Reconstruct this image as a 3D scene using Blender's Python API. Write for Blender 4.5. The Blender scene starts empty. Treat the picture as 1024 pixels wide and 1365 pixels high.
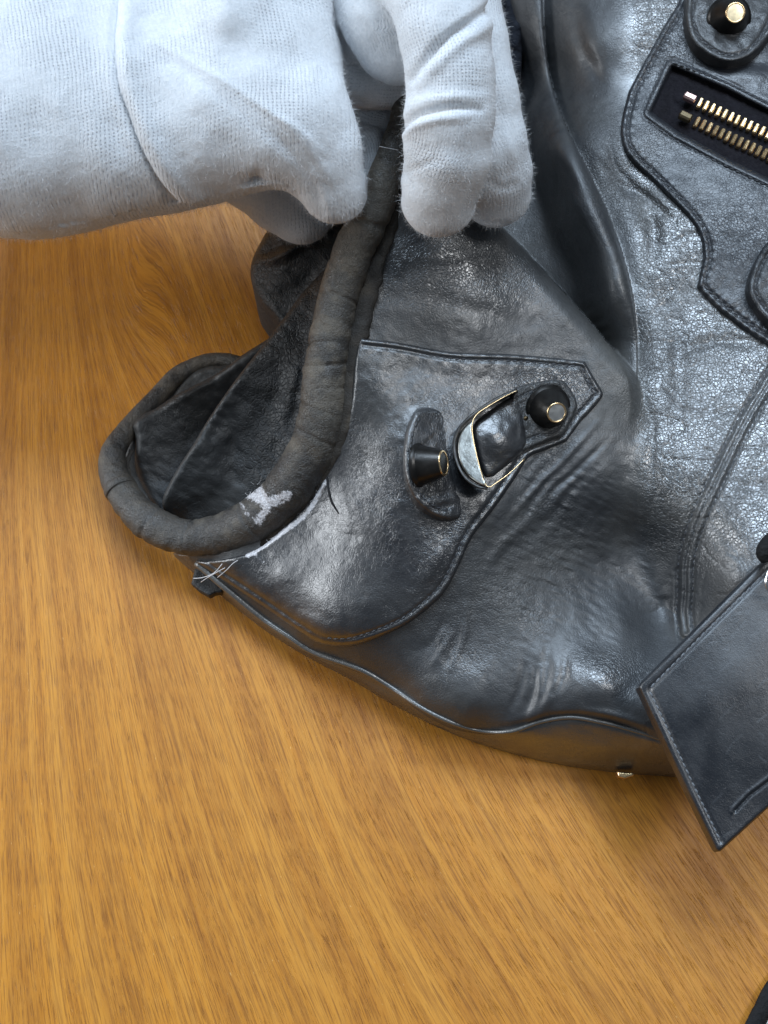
import bpy, math, random
import numpy as np
from mathutils import Vector, Matrix, Quaternion
rng = np.random.default_rng(7); random.seed(7)
sc = bpy.context.scene
MM = 0.001
# ------------------------------------------------------------------ camera, light, exposure
W0, H0 = 1024.0, 1365.0                      # the pixel frame the plan of the scene is drawn in
LENS = 38.0; FPX = H0*LENS/36.0
TILT = math.radians(20); DIST = 335*MM
CAM = np.array([0.0, -DIST*math.sin(TILT), DIST*math.cos(TILT)])
cd = bpy.data.cameras.new('camera'); cam = bpy.data.objects.new('camera', cd); sc.collection.objects.link(cam)
cam.location = CAM; cam.rotation_euler = (TILT, 0, 0)
cd.sensor_fit = 'VERTICAL'; cd.sensor_height = 36; cd.lens = LENS; cd.clip_start = 0.01; cd.clip_end = 50
sc.camera = cam
cd.dof.use_dof = True; cd.dof.focus_distance = 0.292; cd.dof.aperture_fstop = 30

world = bpy.data.worlds.new('World'); sc.world = world; world.use_nodes = True
wb = world.node_tree.nodes['Background']; wb.inputs[0].default_value = (0.74, 0.86, 1.0, 1); wb.inputs[1].default_value = 0.125

def area(name, loc, target, sx, sy, watts, col):
    l = bpy.data.lights.new(name, 'AREA'); l.shape = 'RECTANGLE'; l.size = sx; l.size_y = sy
    l.energy = watts; l.color = col
    o = bpy.data.objects.new(name, l); sc.collection.objects.link(o)
    o.location = loc; o.rotation_euler = (Vector(target)-Vector(loc)).to_track_quat('-Z', 'Y').to_euler()
    return o
area('window_light', (0.02, 0.84, 1.42), (0, 0, 0.03), 1.15, 0.60, 29, (0.66, 0.82, 1.0))
area('corner_fill', (0.64, 0.02, 1.4), (0, 0, 0.03), 0.42, 0.42, 6.0, (0.96, 0.98, 1.0))  # added fill, placed to glint off the raised corner leather
area('side_window', (-0.85, 0.12, 0.36), (0, 0.03, 0.03), 0.6, 0.4, 7.0, (0.90, 0.95, 1.0))
sc.view_settings.view_transform = 'Standard'; sc.view_settings.look = 'None'
sc.view_settings.exposure = 0.08; sc.view_settings.gamma = 1.0
sc.view_settings.use_curve_mapping = False

# ------------------------------------------------------------------ plan -> space
CT, ST = math.cos(TILT), math.sin(TILT)
def P(x, y, h):
    """point h millimetres above the table top, seen at plan position x, y"""
    x = np.asarray(x, float); y = np.asarray(y, float); h = np.asarray(h, float)
    cx = (x-W0/2)/FPX; cy = -(y-H0/2)/FPX
    dx = cx; dy = cy*CT + ST; dz = cy*ST - CT
    t = (h*MM-CAM[2])/dz
    return np.stack(np.broadcast_arrays(CAM[0]+dx*t, CAM[1]+dy*t, CAM[2]+dz*t), -1)
def proj(w):
    d = w-CAM
    cx = d[..., 0]; cy = d[..., 1]*CT + d[..., 2]*ST; cz = -(d[..., 1]*ST - d[..., 2]*CT)
    cz = -(-d[..., 1]*ST + d[..., 2]*CT)      # depth along the view axis
    return W0/2+cx/cz*FPX, H0/2-cy/cz*FPX
def pxmm(x, y, h):
    w = P(x, y, h)-CAM
    return (w[..., 1]*ST - w[..., 2]*CT)/FPX      # metres per plan pixel there

def crom(pts, n=8, closed=False):
    p = np.asarray(pts, float); out = []
    N = len(p)
    rngi = range(N if closed else N-1)
    for i in rngi:
        p0 = p[(i-1) % N] if (closed or i > 0) else 2*p[0]-p[1]
        p1 = p[i]; p2 = p[(i+1) % N]
        p3 = p[(i+2) % N] if (closed or i < N-2) else 2*p[-1]-p[-2]
        for k in range(n):
            t = k/n
            out.append(0.5*((2*p1)+(-p0+p2)*t+(2*p0-5*p1+4*p2-p3)*t*t+(-p0+3*p1-3*p2+p3)*t**3))
    if not closed: out.append(p[-1])
    return np.array(out)

def offset_line(L, d):
    L = np.asarray(L, float); T = np.gradient(L, axis=0); T /= np.linalg.norm(T, axis=1)[:, None]+1e-9
    N_ = np.stack([T[:, 1], -T[:, 0]], 1)      # left of travel (y down)
    return L+N_*d

def sdist(X, Y, line, margin=1e9):
    """signed distance to polyline and 0..1 arc parameter (positive on the left of travel, y down)"""
    X = np.asarray(X, float); Y = np.asarray(Y, float)
    L = np.asarray(line, float)[:, :2]
    D = np.full(X.shape, 1e6); S = np.zeros(X.shape)
    sel = (X > L[:, 0].min()-margin) & (X < L[:, 0].max()+margin) & (Y > L[:, 1].min()-margin) & (Y < L[:, 1].max()+margin)
    x = X[sel]; y = Y[sel]
    best = np.full(x.shape, 1e9); sg = np.ones(x.shape); s = np.zeros(x.shape)
    seg = np.hypot(*(L[1:]-L[:-1]).T); cum = np.concatenate([[0], np.cumsum(seg)]); tot = cum[-1]
    for i in range(len(L)-1):
        ax, ay = L[i]; bx, by = L[i+1]-L[i]; l2 = bx*bx+by*by+1e-12
        t = np.clip(((x-ax)*bx+(y-ay)*by)/l2, 0, 1)
        ex = x-ax-t*bx; ey = y-ay-t*by; d = ex*ex+ey*ey
        m = d < best
        best[m] = d[m]; sg[m] = -np.sign(bx*(y-ay)-by*(x-ax))[m]; s[m] = ((cum[i]+t*seg[i])/tot)[m]
    sg[sg == 0] = 1
    D[sel] = np.sqrt(best)*sg; S[sel] = s
    return D, S

def inpoly(X, Y, poly):
    inside = np.zeros(X.shape, bool); n = len(poly)
    for i in range(n):
        x1, y1 = poly[i]; x2, y2 = poly[(i+1) % n]
        if y1 == y2: continue
        c = ((y1 > Y) != (y2 > Y)) & (X < (x2-x1)*(Y-y1)/(y2-y1)+x1)
        inside ^= c
    return inside

def sstep(a, b, x):
    t = np.clip((x-a)/(b-a), 0, 1); return t*t*(3-2*t)

class TPS:
    def __init__(s, pts, smooth=1.0):
        p = np.array(pts, float); s.p = p[:, :2]/500; n = len(p)
        K = s.U(s.p[:, None, :]-s.p[None]); K += np.eye(n)*smooth*1e-3
        Q = np.hstack([np.ones((n, 1)), s.p])
        A = np.zeros((n+3, n+3)); A[:n, :n] = K; A[:n, n:] = Q; A[n:, :n] = Q.T
        s.w = np.linalg.solve(A, np.concatenate([p[:, 2], np.zeros(3)]))
    @staticmethod
    def U(d):
        r2 = (d**2).sum(-1)+1e-12; return 0.5*r2*np.log(r2)
    def __call__(s, X, Y):
        X = np.asarray(X, float)/500; Y = np.asarray(Y, float)/500
        out = s.w[-3]+s.w[-2]*X+s.w[-1]*Y
        for (a, b), w in zip(s.p, s.w[:-3]):
            r2 = (X-a)**2+(Y-b)**2+1e-12
            out = out+w*0.5*r2*np.log(r2)
        return out

_lat = rng.standard_normal((257, 257)); _lat[256] = _lat[0]; _lat[:, 256] = _lat[:, 0]
def vnoise(X, Y, s, seed=0):
    u = np.asarray(X, float)/s+seed*17.31; v = np.asarray(Y, float)/s+seed*7.77
    i = np.floor(u).astype(int); j = np.floor(v).astype(int); fu = u-i; fv = v-j
    fu = fu*fu*fu*(fu*(fu*6-15)+10); fv = fv*fv*fv*(fv*(fv*6-15)+10)
    i %= 256; j %= 256
    a = _lat[i, j]; b = _lat[i+1, j]; c = _lat[i, j+1]; d = _lat[i+1, j+1]
    return (a*(1-fu)+b*fu)*(1-fv)+(c*(1-fu)+d*fu)*fv
def fnoise(X, Y, s, o=3, seed=0):
    r = 0; a = 1.0
    for k in range(o):
        r = r+a*vnoise(X, Y, s/2**k, seed+k*3); a *= 0.5
    return r
def rot(X, Y, deg):
    c, s = math.cos(math.radians(deg)), math.sin(math.radians(deg)); return c*X+s*Y, -s*X+c*Y

# ------------------------------------------------------------------ materials
def newmat(name):
    m = bpy.data.materials.new(name); m.use_nodes = True
    nt = m.node_tree; b = nt.nodes['Principled BSDF']
    return m, nt, b
class NT:
    def __init__(s, nt): s.nt = nt
    def n(s, t, **kw):
        nd = s.nt.nodes.new(t)
        for k, v in kw.items():
            if k in nd.inputs.keys() if isinstance(k, str) else False: nd.inputs[k].default_value = v
            else: setattr(nd, k, v)
        return nd
    def l(s, a, b): s.nt.links.new(a, b)
    def val(s, sock, v):
        if hasattr(v, 'is_linked') or isinstance(v, bpy.types.NodeSocket): s.l(v, sock)
        else: sock.default_value = v
    def math(s, op, a, b=None, c=None, clamp=False):
        nd = s.nt.nodes.new('ShaderNodeMath'); nd.operation = op; nd.use_clamp = clamp
        s.val(nd.inputs[0], a)
        if b is not None: s.val(nd.inputs[1], b)
        if c is not None: s.val(nd.inputs[2], c)
        return nd.outputs[0]
    def noise(s, vec, scale, detail=4, rough=0.5, dist=0.0, out='Fac'):
        nd = s.nt.nodes.new('ShaderNodeTexNoise'); nd.inputs['Scale'].default_value = scale
        nd.inputs['Detail'].default_value = detail; nd.inputs['Roughness'].default_value = rough
        nd.inputs['Distortion'].default_value = dist
        if vec is not None: s.l(vec, nd.inputs['Vector'])
        return nd.outputs[out]
    def voro(s, vec, scale, feature='DISTANCE_TO_EDGE', rand=1.0):
        nd = s.nt.nodes.new('ShaderNodeTexVoronoi'); nd.feature = feature
        nd.inputs['Scale'].default_value = scale; nd.inputs['Randomness'].default_value = rand
        s.l(vec, nd.inputs['Vector']); return nd.outputs['Distance']
    def ramp(s, fac, stops):
        nd = s.nt.nodes.new('ShaderNodeValToRGB'); cr = nd.color_ramp
        while len(cr.elements) < len(stops): cr.elements.new(0.5)
        for e, (p, c) in zip(cr.elements, stops):
            e.position = p; e.color = (*c, 1) if len(c) == 3 else c
        s.l(fac, nd.inputs[0]); return nd.outputs[0]
    def mix(s, fac, a, b, blend='MIX'):
        nd = s.nt.nodes.new('ShaderNodeMix'); nd.data_type = 'RGBA'; nd.blend_type = blend
        s.val(nd.inputs[0], fac); s.val(nd.inputs[6], a if not isinstance(a, tuple) else (*a, 1)); s.val(nd.inputs[7], b if not isinstance(b, tuple) else (*b, 1))
        return nd.outputs[2]
    def map(s, v, a, b, c=0.0, d=1.0, smooth=True):
        nd = s.nt.nodes.new('ShaderNodeMapRange'); nd.interpolation_type = 'SMOOTHSTEP' if smooth else 'LINEAR'
        s.l(v, nd.inputs[0]); nd.inputs[1].default_value = a; nd.inputs[2].default_value = b
        nd.inputs[3].default_value = c; nd.inputs[4].default_value = d
        return nd.outputs[0]
    def bump(s, h, dist, strength=1.0, normal=None):
        nd = s.nt.nodes.new('ShaderNodeBump'); nd.inputs['Distance'].default_value = dist; nd.inputs['Strength'].default_value = strength
        s.l(h, nd.inputs['Height'])
        if normal is not None: s.l(normal, nd.inputs['Normal'])
        return nd.outputs[0]
    def attr(s, name):
        nd = s.nt.nodes.new('ShaderNodeAttribute'); nd.attribute_name = name; return nd.outputs['Fac']
    def obj(s):
        return s.nt.nodes.new('ShaderNodeTexCoord').outputs['Object']

def leather(name, base=(0.018, 0.020, 0.023), worn=(0.075, 0.072, 0.062), rough=0.42, cell=1150, crackd=0.00022, fine=0.00010,
            spec=0.6, crack_base=0.35, wornamt=0.25, sheen=0.0, med=0.55, coat=0.5, crough=0.30, cior=1.6):
    m, nt, b = newmat(name); N = NT(nt); co = N.obj()
    warp = N.noise(co, 260, 2, out='Color')
    va = nt.nodes.new('ShaderNodeVectorMath'); va.operation = 'SCALE'; nt.links.new(warp, va.inputs[0]); va.inputs['Scale'].default_value = 0.0022
    vb = nt.nodes.new('ShaderNodeVectorMath'); vb.operation = 'ADD'; nt.links.new(co, vb.inputs[0]); nt.links.new(va.outputs[0], vb.inputs[1])
    cells = N.voro(vb.outputs[0], cell)
    cells2 = N.voro(vb.outputs[0], cell*0.42)
    c1 = N.map(cells, 0.0, 0.16); c2 = N.map(cells2, 0.0, 0.07)
    area_m = N.map(N.noise(co, 26, 3, 0.6), 0.42, 0.66)
    cr = N.math('ADD', N.math('MULTIPLY', area_m, 0.55), N.math('MULTIPLY', N.attr('crack'), 1.0), clamp=True)
    cr = N.math('MAXIMUM', cr, crack_base)
    h = N.math('ADD', N.math('MULTIPLY', c1, 0.55), N.math('MULTIPLY', c2, 0.45))
    h = N.math('MULTIPLY', h, cr)
    b1 = N.bump(h, crackd, 1.0)
    fn = N.noise(co, 2600, 3, 0.6)
    b2 = N.bump(fn, fine, 1.0, b1)
    medn = N.noise(co, 480, 3, 0.55, 0.6)
    b3 = N.bump(medn, 0.00045, med, b2)
    nt.links.new(b3, b.inputs['Normal'])
    cb = N.bump(h, crackd*0.9, 1.0); cb = N.bump(medn, 0.00045, med*0.6, cb)
    nt.links.new(cb, b.inputs['Coat Normal']); b.inputs['Coat IOR'].default_value = cior
    patches = N.map(N.noise(co, 38, 5, 0.62), 0.40, 0.72)
    wsum = N.math('ADD', N.math('MULTIPLY', patches, wornamt), N.attr('wear'), clamp=True)
    wsum = N.math('MULTIPLY', wsum, N.map(N.noise(co, 900, 4, 0.7), 0.25, 0.6, 0.55, 1.0))
    col = N.mix(wsum, base, worn)
    fleck = N.map(N.noise(co, 1500, 2, 0.7), 0.66, 0.80)
    col = N.mix(N.math('MULTIPLY', fleck, 0.22), col, (0.14, 0.14, 0.13))
    wh = N.math('ADD', N.attr('white'), N.math('MULTIPLY', N.math('SUBTRACT', N.noise(co, 900, 8, 0.85), 0.5), 2.2))
    wm = N.map(wh, 0.42, 0.72)
    wm = N.math('MULTIPLY', wm, N.map(N.attr('white'), 0.05, 0.2))
    col = N.mix(wm, col, N.ramp(N.noise(co, 1800, 4, 0.8), [(0.35, (0.26, 0.25, 0.26)), (0.6, (0.62, 0.61, 0.63))]))
    nt.links.new(col, b.inputs['Base Color'])
    rr = N.math('ADD', N.map(N.noise(co, 120, 4, 0.6), 0.3, 0.7, rough-0.07, rough+0.10), N.math('MULTIPLY', wsum, 0.16))
    rr = N.math('ADD', rr, N.math('MULTIPLY', wm, 0.3), clamp=True)
    nt.links.new(rr, b.inputs['Roughness'])
    b.inputs['Specular IOR Level'].default_value = spec
    pol = N.math('SUBTRACT', 1.0, N.attr('matte'))
    nt.links.new(N.math('MULTIPLY', N.math('MULTIPLY', N.math('SUBTRACT', 1.0, N.math('MULTIPLY', wsum, 0.6)), coat), pol), b.inputs['Coat Weight'])
    rr = N.math('ADD', rr, N.math('MULTIPLY', N.attr('matte'), 0.10)); nt.links.new(rr, b.inputs['Roughness'])
    nt.links.new(N.map(N.noise(co, 70, 4, 0.65), 0.3, 0.7, crough-0.06, crough+0.12), b.inputs['Coat Roughness'])
    if sheen:
        b.inputs['Sheen Weight'].default_value = sheen; b.inputs['Sheen Roughness'].default_value = 0.5
    return m

M_body = leather('black_leather', rough=0.40, spec=0.9, wornamt=0.30, crackd=0.00013, med=0.22, coat=1.0, crough=0.24, cior=1.95, crack_base=0.2)
M_patch = leather('patch_leather', base=(0.012, 0.013, 0.016), worn=(0.055, 0.055, 0.052), rough=0.36, spec=0.6, cell=1500, crackd=0.00013, fine=0.00010, crack_base=0.22, wornamt=0.28, med=0.30, coat=0.85, crough=0.22, cior=1.75)
M_gloss = leather('glossy_leather', base=(0.008, 0.010, 0.015), rough=0.50, spec=0.5, cell=1300, crackd=0.00013, crack_base=0.2, wornamt=0.06, med=0.24, coat=0.55, crough=0.17)
M_loop = leather('polished_strap_leather', base=(0.007, 0.008, 0.012), rough=0.40, spec=0.6, cell=1500, crackd=0.00008, crack_base=0.3, wornamt=0.08, med=0.22, coat=0.9, crough=0.20, cior=1.8)
M_pipe = leather('worn_piping_leather', base=(0.016, 0.015, 0.014), worn=(0.105, 0.090, 0.070), rough=0.52, spec=0.5, cell=1500, crackd=0.00030, wornamt=0.75, med=1.0, coat=0.35, crough=0.34, fine=0.0002)
M_flange = leather('bare_flange_leather', base=(0.026, 0.023, 0.020), worn=(0.07, 0.058, 0.045), rough=0.66, spec=0.3, wornamt=0.6, coat=0.0)
M_gus = leather('gusset_leather', base=(0.016, 0.017, 0.018), worn=(0.045, 0.046, 0.044), rough=0.52, spec=0.5, cell=760, crackd=0.00022, wornamt=0.3, coat=0.05, crack_base=0.12)
M_tag = leather('tag_leather', base=(0.006, 0.008, 0.012), worn=(0.08, 0.09, 0.10), rough=0.36, spec=0.7, cell=2200, crackd=0.00004, wornamt=0.10, med=0.16, coat=0.4, crough=0.28, fine=0.00006)

def simple(name, col, rough, metal=0.0, spec=0.5, bump=0.0, bscale=1500, var=0.0, varscale=300):
    m, nt, b = newmat(name); N = NT(nt); co = N.obj()
    nv = N.noise(co, varscale, 4, 0.6)
    c2 = tuple(min(1, c*(1-var)) for c in col); c1 = tuple(min(1, c*(1+var)) for c in col)
    nt.links.new(N.ramp(nv, [(0.3, c2), (0.7, c1)]), b.inputs['Base Color'])
    nt.links.new(N.map(N.noise(co, bscale*0.6, 3), 0.3, 0.7, max(0.02, rough-0.06), rough+0.08), b.inputs['Roughness'])
    b.inputs['Metallic'].default_value = metal; b.inputs['Specular IOR Level'].default_value = spec
    if bump: nt.links.new(N.bump(N.noise(co, bscale, 3), bump), b.inputs['Normal'])
    return m
M_thread = simple('black_waxed_thread', (0.035, 0.038, 0.045), 0.38, spec=0.8, bump=0.0001, bscale=5000, var=0.3)
M_thread_l = simple('tag_thread', (0.13, 0.145, 0.165), 0.4, spec=0.8, bump=0.0001, bscale=5000, var=0.3)
M_white_fibre = simple('white_fibre', (0.62, 0.60, 0.60), 0.8, var=0.2, bump=0.0002, bscale=2500)
M_dark_metal = simple('dark_aged_metal', (0.030, 0.028, 0.026), 0.34, metal=0.7, bump=0.00003, bscale=900, var=0.3)
M_brass = simple('brass', (0.86, 0.62, 0.34), 0.26, metal=1.0, bump=0.00002, bscale=1200, var=0.12)
M_brass_dark = simple('tarnished_brass', (0.13, 0.10, 0.06), 0.4, metal=1.0, bump=0.00002, bscale=1200, var=0.2)
M_cap = simple('worn_nickel_cap', (0.60, 0.60, 0.58), 0.42, metal=1.0, bump=0.00003, bscale=900, var=0.15)
M_capb = simple('worn_brass_cap', (0.80, 0.70, 0.48), 0.38, metal=1.0, bump=0.00003, bscale=900, var=0.25, varscale=500)
M_nickel = simple('worn_nickel', (0.30, 0.30, 0.28), 0.36, metal=1.0, bump=0.00008, bscale=900, var=0.35)
M_copper = simple('copper_stop', (0.85, 0.56, 0.50), 0.25, metal=1.0, var=0.1)
M_tape = simple('black_zip_tape', (0.008, 0.007, 0.010), 0.85, spec=0.2, bump=0.0003, bscale=1800, var=0.3)
M_cord = simple('black_cord', (0.010, 0.010, 0.011), 0.8, spec=0.25, bump=0.0006, bscale=900, var=0.3)
M_fabric = simple('dark_navy_lining', (0.008, 0.010, 0.015), 0.9, spec=0.2, bump=0.0008, bscale=700, var=0.5, varscale=250)
M_silver = simple('steel_ring', (0.8, 0.8, 0.8), 0.2, metal=1.0)

# ------------------------------------------------------------------ mesh helpers
def link(o): sc.collection.objects.link(o); return o
def root(name, loc, label, cat, group=None):
    o = link(bpy.data.objects.new(name, None)); o.location = loc; o.empty_display_size = 0.01
    o['label'] = label; o['category'] = cat
    if group: o['group'] = group
    return o
def wpos(o):
    v = Vector((0, 0, 0))
    while o is not None: v += o.location; o = o.parent
    return np.array(v)
def mk(name, verts, faces, mat, parent=None, attrs=None, uv=None, smooth=True, label=None):
    """verts in world metres; faces (n,3)/(n,4) array or list"""
    verts = np.asarray(verts, float)
    off = wpos(parent) if parent is not None else np.zeros(3)
    me = bpy.data.meshes.new(name)
    me.from_pydata((verts-off).tolist(), [], faces.tolist() if isinstance(faces, np.ndarray) else faces)
    me.materials.append(mat)
    if smooth: me.polygons.foreach_set('use_smooth', [True]*len(me.polygons))
    for k, a in (attrs or {}).items():
        at = me.attributes.new(k, 'FLOAT', 'POINT'); at.data.foreach_set('value', np.asarray(a, np.float32))
    if uv is not None:
        ul = me.uv_layers.new(name='weave'); li = np.empty(len(me.loops), int); me.loops.foreach_get('vertex_index', li)
        ul.data.foreach_set('uv', uv[li].astype(np.float32).ravel())
    me.update()
    o = link(bpy.data.objects.new(name, me))
    if parent is not None: o.parent = parent
    if label: o['label'] = label
    return o

def sheet(name, poly, hf, mat, parent, step=3.0, thick=1.5, rnd=0, rdrop=0.8, floor=None, bottom=False, attrs=None, snap=None, label=None, inset=0.0):
    """leather sheet: outline poly, top at hf(x, y) mm, edge rounded over rnd px by rdrop mm, sides going down by thick mm (or to floor mm)"""
    poly = np.asarray(poly, float)
    x0, y0 = poly.min(0)-step*2; x1, y1 = poly.max(0)+step*2
    gx = np.arange(x0, x1+step, step); gy = np.arange(y0, y1+step, step)
    X, Y = np.meshgrid(gx, gy, indexing='ij'); nx, ny = X.shape
    ins = inpoly(X, Y, poly)
    cl = np.vstack([poly, poly[:1]])
    # faces whose centre is inside
    XC = (X[:-1, :-1]+X[1:, 1:])/2; YC = (Y[:-1, :-1]+Y[1:, 1:])/2
    fin = inpoly(XC, YC, poly)
    used = np.zeros(X.shape, bool)
    for a, b in ((0, 0), (1, 0), (0, 1), (1, 1)):
        used[a:nx-1+a, b:ny-1+b] |= fin
    # boundary verts: used verts having a neighbouring face absent
    cnt = np.zeros(X.shape, int)
    for a, b in ((0, 0), (1, 0), (0, 1), (1, 1)):
        cnt[a:nx-1+a, b:ny-1+b] += fin
    bnd = used & (cnt < 4)
    def closest(x, y, L):
        best = np.full(x.shape, 1e18); ox = x.copy(); oy = y.copy()
        for i in range(len(L)-1):
            ax, ay = L[i]; bx, by = L[i+1]-L[i]; l2 = bx*bx+by*by+1e-12
            t = np.clip(((x-ax)*bx+(y-ay)*by)/l2, 0, 1); qx = ax+t*bx; qy = ay+t*by
            d = (qx-x)**2+(qy-y)**2; m = d < best; best[m] = d[m]; ox[m] = qx[m]; oy[m] = qy[m]
        return ox, oy, np.sqrt(best)
    bx_, by_, _ = closest(X[bnd], Y[bnd], cl); X[bnd] = bx_; Y[bnd] = by_
    x = X[used]; y = Y[used]
    if snap is not None:
        for ln in snap:
            d, _ = sdist(x, y, ln, 10)
            for m, o_ in (((d > -step*1.0) & (d <= step*0.1), -0.4), ((d > step*0.1) & (d < step*1.1), 0.4)):
                m = m & ~bnd[used]; x[m], y[m], _ = closest(x[m], y[m], offset_line(np.asarray(ln, float)[:, :2], o_))
    h = hf(x, y)
    if rnd:
        _, _, dd = closest(x, y, cl) if len(x) < 60000 else (0, 0, np.abs(sdist(x, y, cl)[0]))
        t = np.clip(dd/rnd, 0, 1); h = h-rdrop*(1-np.sqrt(1-(1-t)**2))
    V = P(x, y, h)
    idx = -np.ones(X.shape, int); idx[used] = np.arange(used.sum())
    i, j = np.nonzero(fin)
    F = np.stack([idx[i, j], idx[i, j+1], idx[i+1, j+1], idx[i+1, j]], 1)
    n = len(V)
    # boundary edges
    E = np.concatenate([F[:, [0, 1]], F[:, [1, 2]], F[:, [2, 3]], F[:, [3, 0]]])
    key = {}
    for a, b in E.tolist():
        k = (a, b) if a < b else (b, a)
        if k in key: key[k] = None
        else: key[k] = (a, b)
    be = [v for v in key.values() if v is not None]
    bv = sorted({a for e in be for a in e}); bm = {v: k for k, v in enumerate(bv)}
    VB = V[bv].copy()
    if floor is not None: VB[:, 2] = floor*MM
    else: VB[:, 2] -= thick*MM
    if inset:
        c = V.mean(0); VB[:, :2] += (c[:2]-VB[:, :2])*inset
    nb = len(bv)
    SK = [(b, a, n+bm[a], n+bm[b]) for a, b in be]
    VV = [V, VB]; FF = F.tolist()+SK; tot = n+nb
    if bottom:
        V2 = V.copy(); V2[:, 2] -= thick*MM; VV.append(V2)
        FF += (F[:, ::-1]+tot).tolist()
    VV = np.vstack(VV)
    at = {}
    if attrs:
        px, py = proj(VV)
        for k, f in attrs.items(): at[k] = f(px, py)
    o = mk(name, VV, FF, mat, parent, at, label=label)
    return o

def tube(name, pts, mat, parent, rad=None, seg=14, attrs=None, disp=None, n=10, label=None, cap=True, flat=1.0, pxr=True):
    """pts: rows of x, y, h, r  (r in plan px if pxr, else mm)"""
    c = crom(pts, n); W = P(c[:, 0], c[:, 1], c[:, 2])
    R = c[:, 3]*(pxmm(c[:, 0], c[:, 1], c[:, 2]) if pxr else MM)
    T = np.gradient(W, axis=0); T /= np.linalg.norm(T, axis=1)[:, None]
    nrm = np.array([0, 0, 1.0]); rings = []; A = np.linspace(0, 2*np.pi, seg, endpoint=False)
    s = np.concatenate([[0], np.cumsum(np.linalg.norm(W[1:]-W[:-1], axis=1))])
    for i in range(len(W)):
        u = nrm-T[i]*nrm.dot(T[i])
        if np.linalg.norm(u) < 1e-3: u = np.array([1.0, 0, 0])-T[i]*T[i][0]
        u /= np.linalg.norm(u); v = np.cross(T[i], u)
        r = R[i]*np.ones(seg)
        if disp is not None: r = r*(1+disp(s[i]/MM, A))
        rings.append(W[i]+np.outer(np.cos(A)*r*flat, u)+np.outer(np.sin(A)*r, v))
    V = np.vstack(rings); F = []
    for i in range(len(W)-1):
        for k in range(seg):
            a = i*seg+k; b = i*seg+(k+1) % seg; F.append((a, b, b+seg, a+seg))
    if cap:
        F.append(tuple(range(seg-1, -1, -1))); F.append(tuple((len(W)-1)*seg+k for k in range(seg)))
    at = {}
    if attrs:
        px, py = proj(V)
        for k, f in attrs.items(): at[k] = f(px, py)
    return mk(name, V, F, mat, parent, at, label=label)

# ------------------------------------------------------------------ table
tb_loc = (0.02, 0.05, 0.0)
table = root('wooden_table', tb_loc, 'light oak veneer table top with flame grain under the handbag', 'table')
def table_mat():
    m, nt, b = newmat('oak_veneer'); N = NT(nt)
    uv = nt.nodes.new('ShaderNodeUVMap'); uv.uv_map = 'weave'
    sep = nt.nodes.new('ShaderNodeSeparateXYZ'); nt.links.new(uv.outputs[0], sep.inputs[0]); U, Vv = sep.outputs[0], sep.outputs[1]
    def vec(su, sv, z=0.0):
        c = nt.nodes.new('ShaderNodeCombineXYZ'); nt.links.new(N.math('MULTIPLY', U, su), c.inputs[0]); nt.links.new(N.math('MULTIPLY', Vv, sv), c.inputs[1]); c.inputs[2].default_value = z
        return c.outputs[0]
    broad = N.noise(vec(0.014, 0.0008), 1, 3, 0.55, 0.0)
    ring = N.noise(vec(0.060, 0.0004, 3.1), 1, 3, 0.6, 0.0)
    fine = N.noise(vec(0.34, 0.014, 7.7), 1, 4, 0.6, 0.0)
    pore = N.noise(vec(0.62, 0.045, 11.0), 1, 2, 0.6)
    speck = N.noise(vec(0.30, 0.16, 15.0), 1, 2, 0.5)
    col = N.ramp(ring, [(0.28, (0.47, 0.182, 0.0200)), (0.48, (0.54, 0.222, 0.0260)), (0.66, (0.59, 0.262, 0.037)), (0.80, (0.54, 0.222, 0.028))])
    col = N.mix(N.map(broad, 0.42, 0.66, 0.0, 0.62), col, (0.33, 0.122, 0.015))
    lines = N.map(ring, 0.46, 0.36, 0.0, 1.0)
    col = N.mix(N.math('MULTIPLY', lines, 0.16), col, (0.27, 0.105, 0.02))
    col = N.mix(N.map(fine, 0.54, 0.36, 0.0, 0.50), col, (0.22, 0.080, 0.013))
    mott = N.noise(vec(0.05, 0.03, 21.0), 1, 5, 0.7); col = N.mix(N.map(mott, 0.35, 0.7, 0.0, 0.35), col, (0.60, 0.275, 0.043))
    hair = N.noise(vec(0.6, 0.022, 31.0), 1, 2, 0.6); col = N.mix(N.map(hair, 0.50, 0.34, 0.0, 0.55), col, (0.19, 0.068, 0.011))
    pm = N.math('MULTIPLY', N.map(pore, 0.43, 0.34), N.map(ring, 0.62, 0.40, 0.35, 1.0))
    col = N.mix(N.math('MULTIPLY', pm, 0.40), col, (0.16, 0.058, 0.011))
    col = N.mix(N.map(speck, 0.70, 0.80, 0.0, 0.6), col, (0.74, 0.45, 0.16))
    nt.links.new(col, b.inputs['Base Color'])
    hh = N.math('ADD', N.math('MULTIPLY', pm, -1.0), N.math('MULTIPLY', fine, 0.35))
    nt.links.new(N.bump(hh, 0.00009, 0.8), b.inputs['Normal'])
    nt.links.new(N.map(fine, 0.3, 0.7, 0.50, 0.40), b.inputs['Roughness'])
    b.inputs['Specular IOR Level'].default_value = 0.32
    return m
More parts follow.
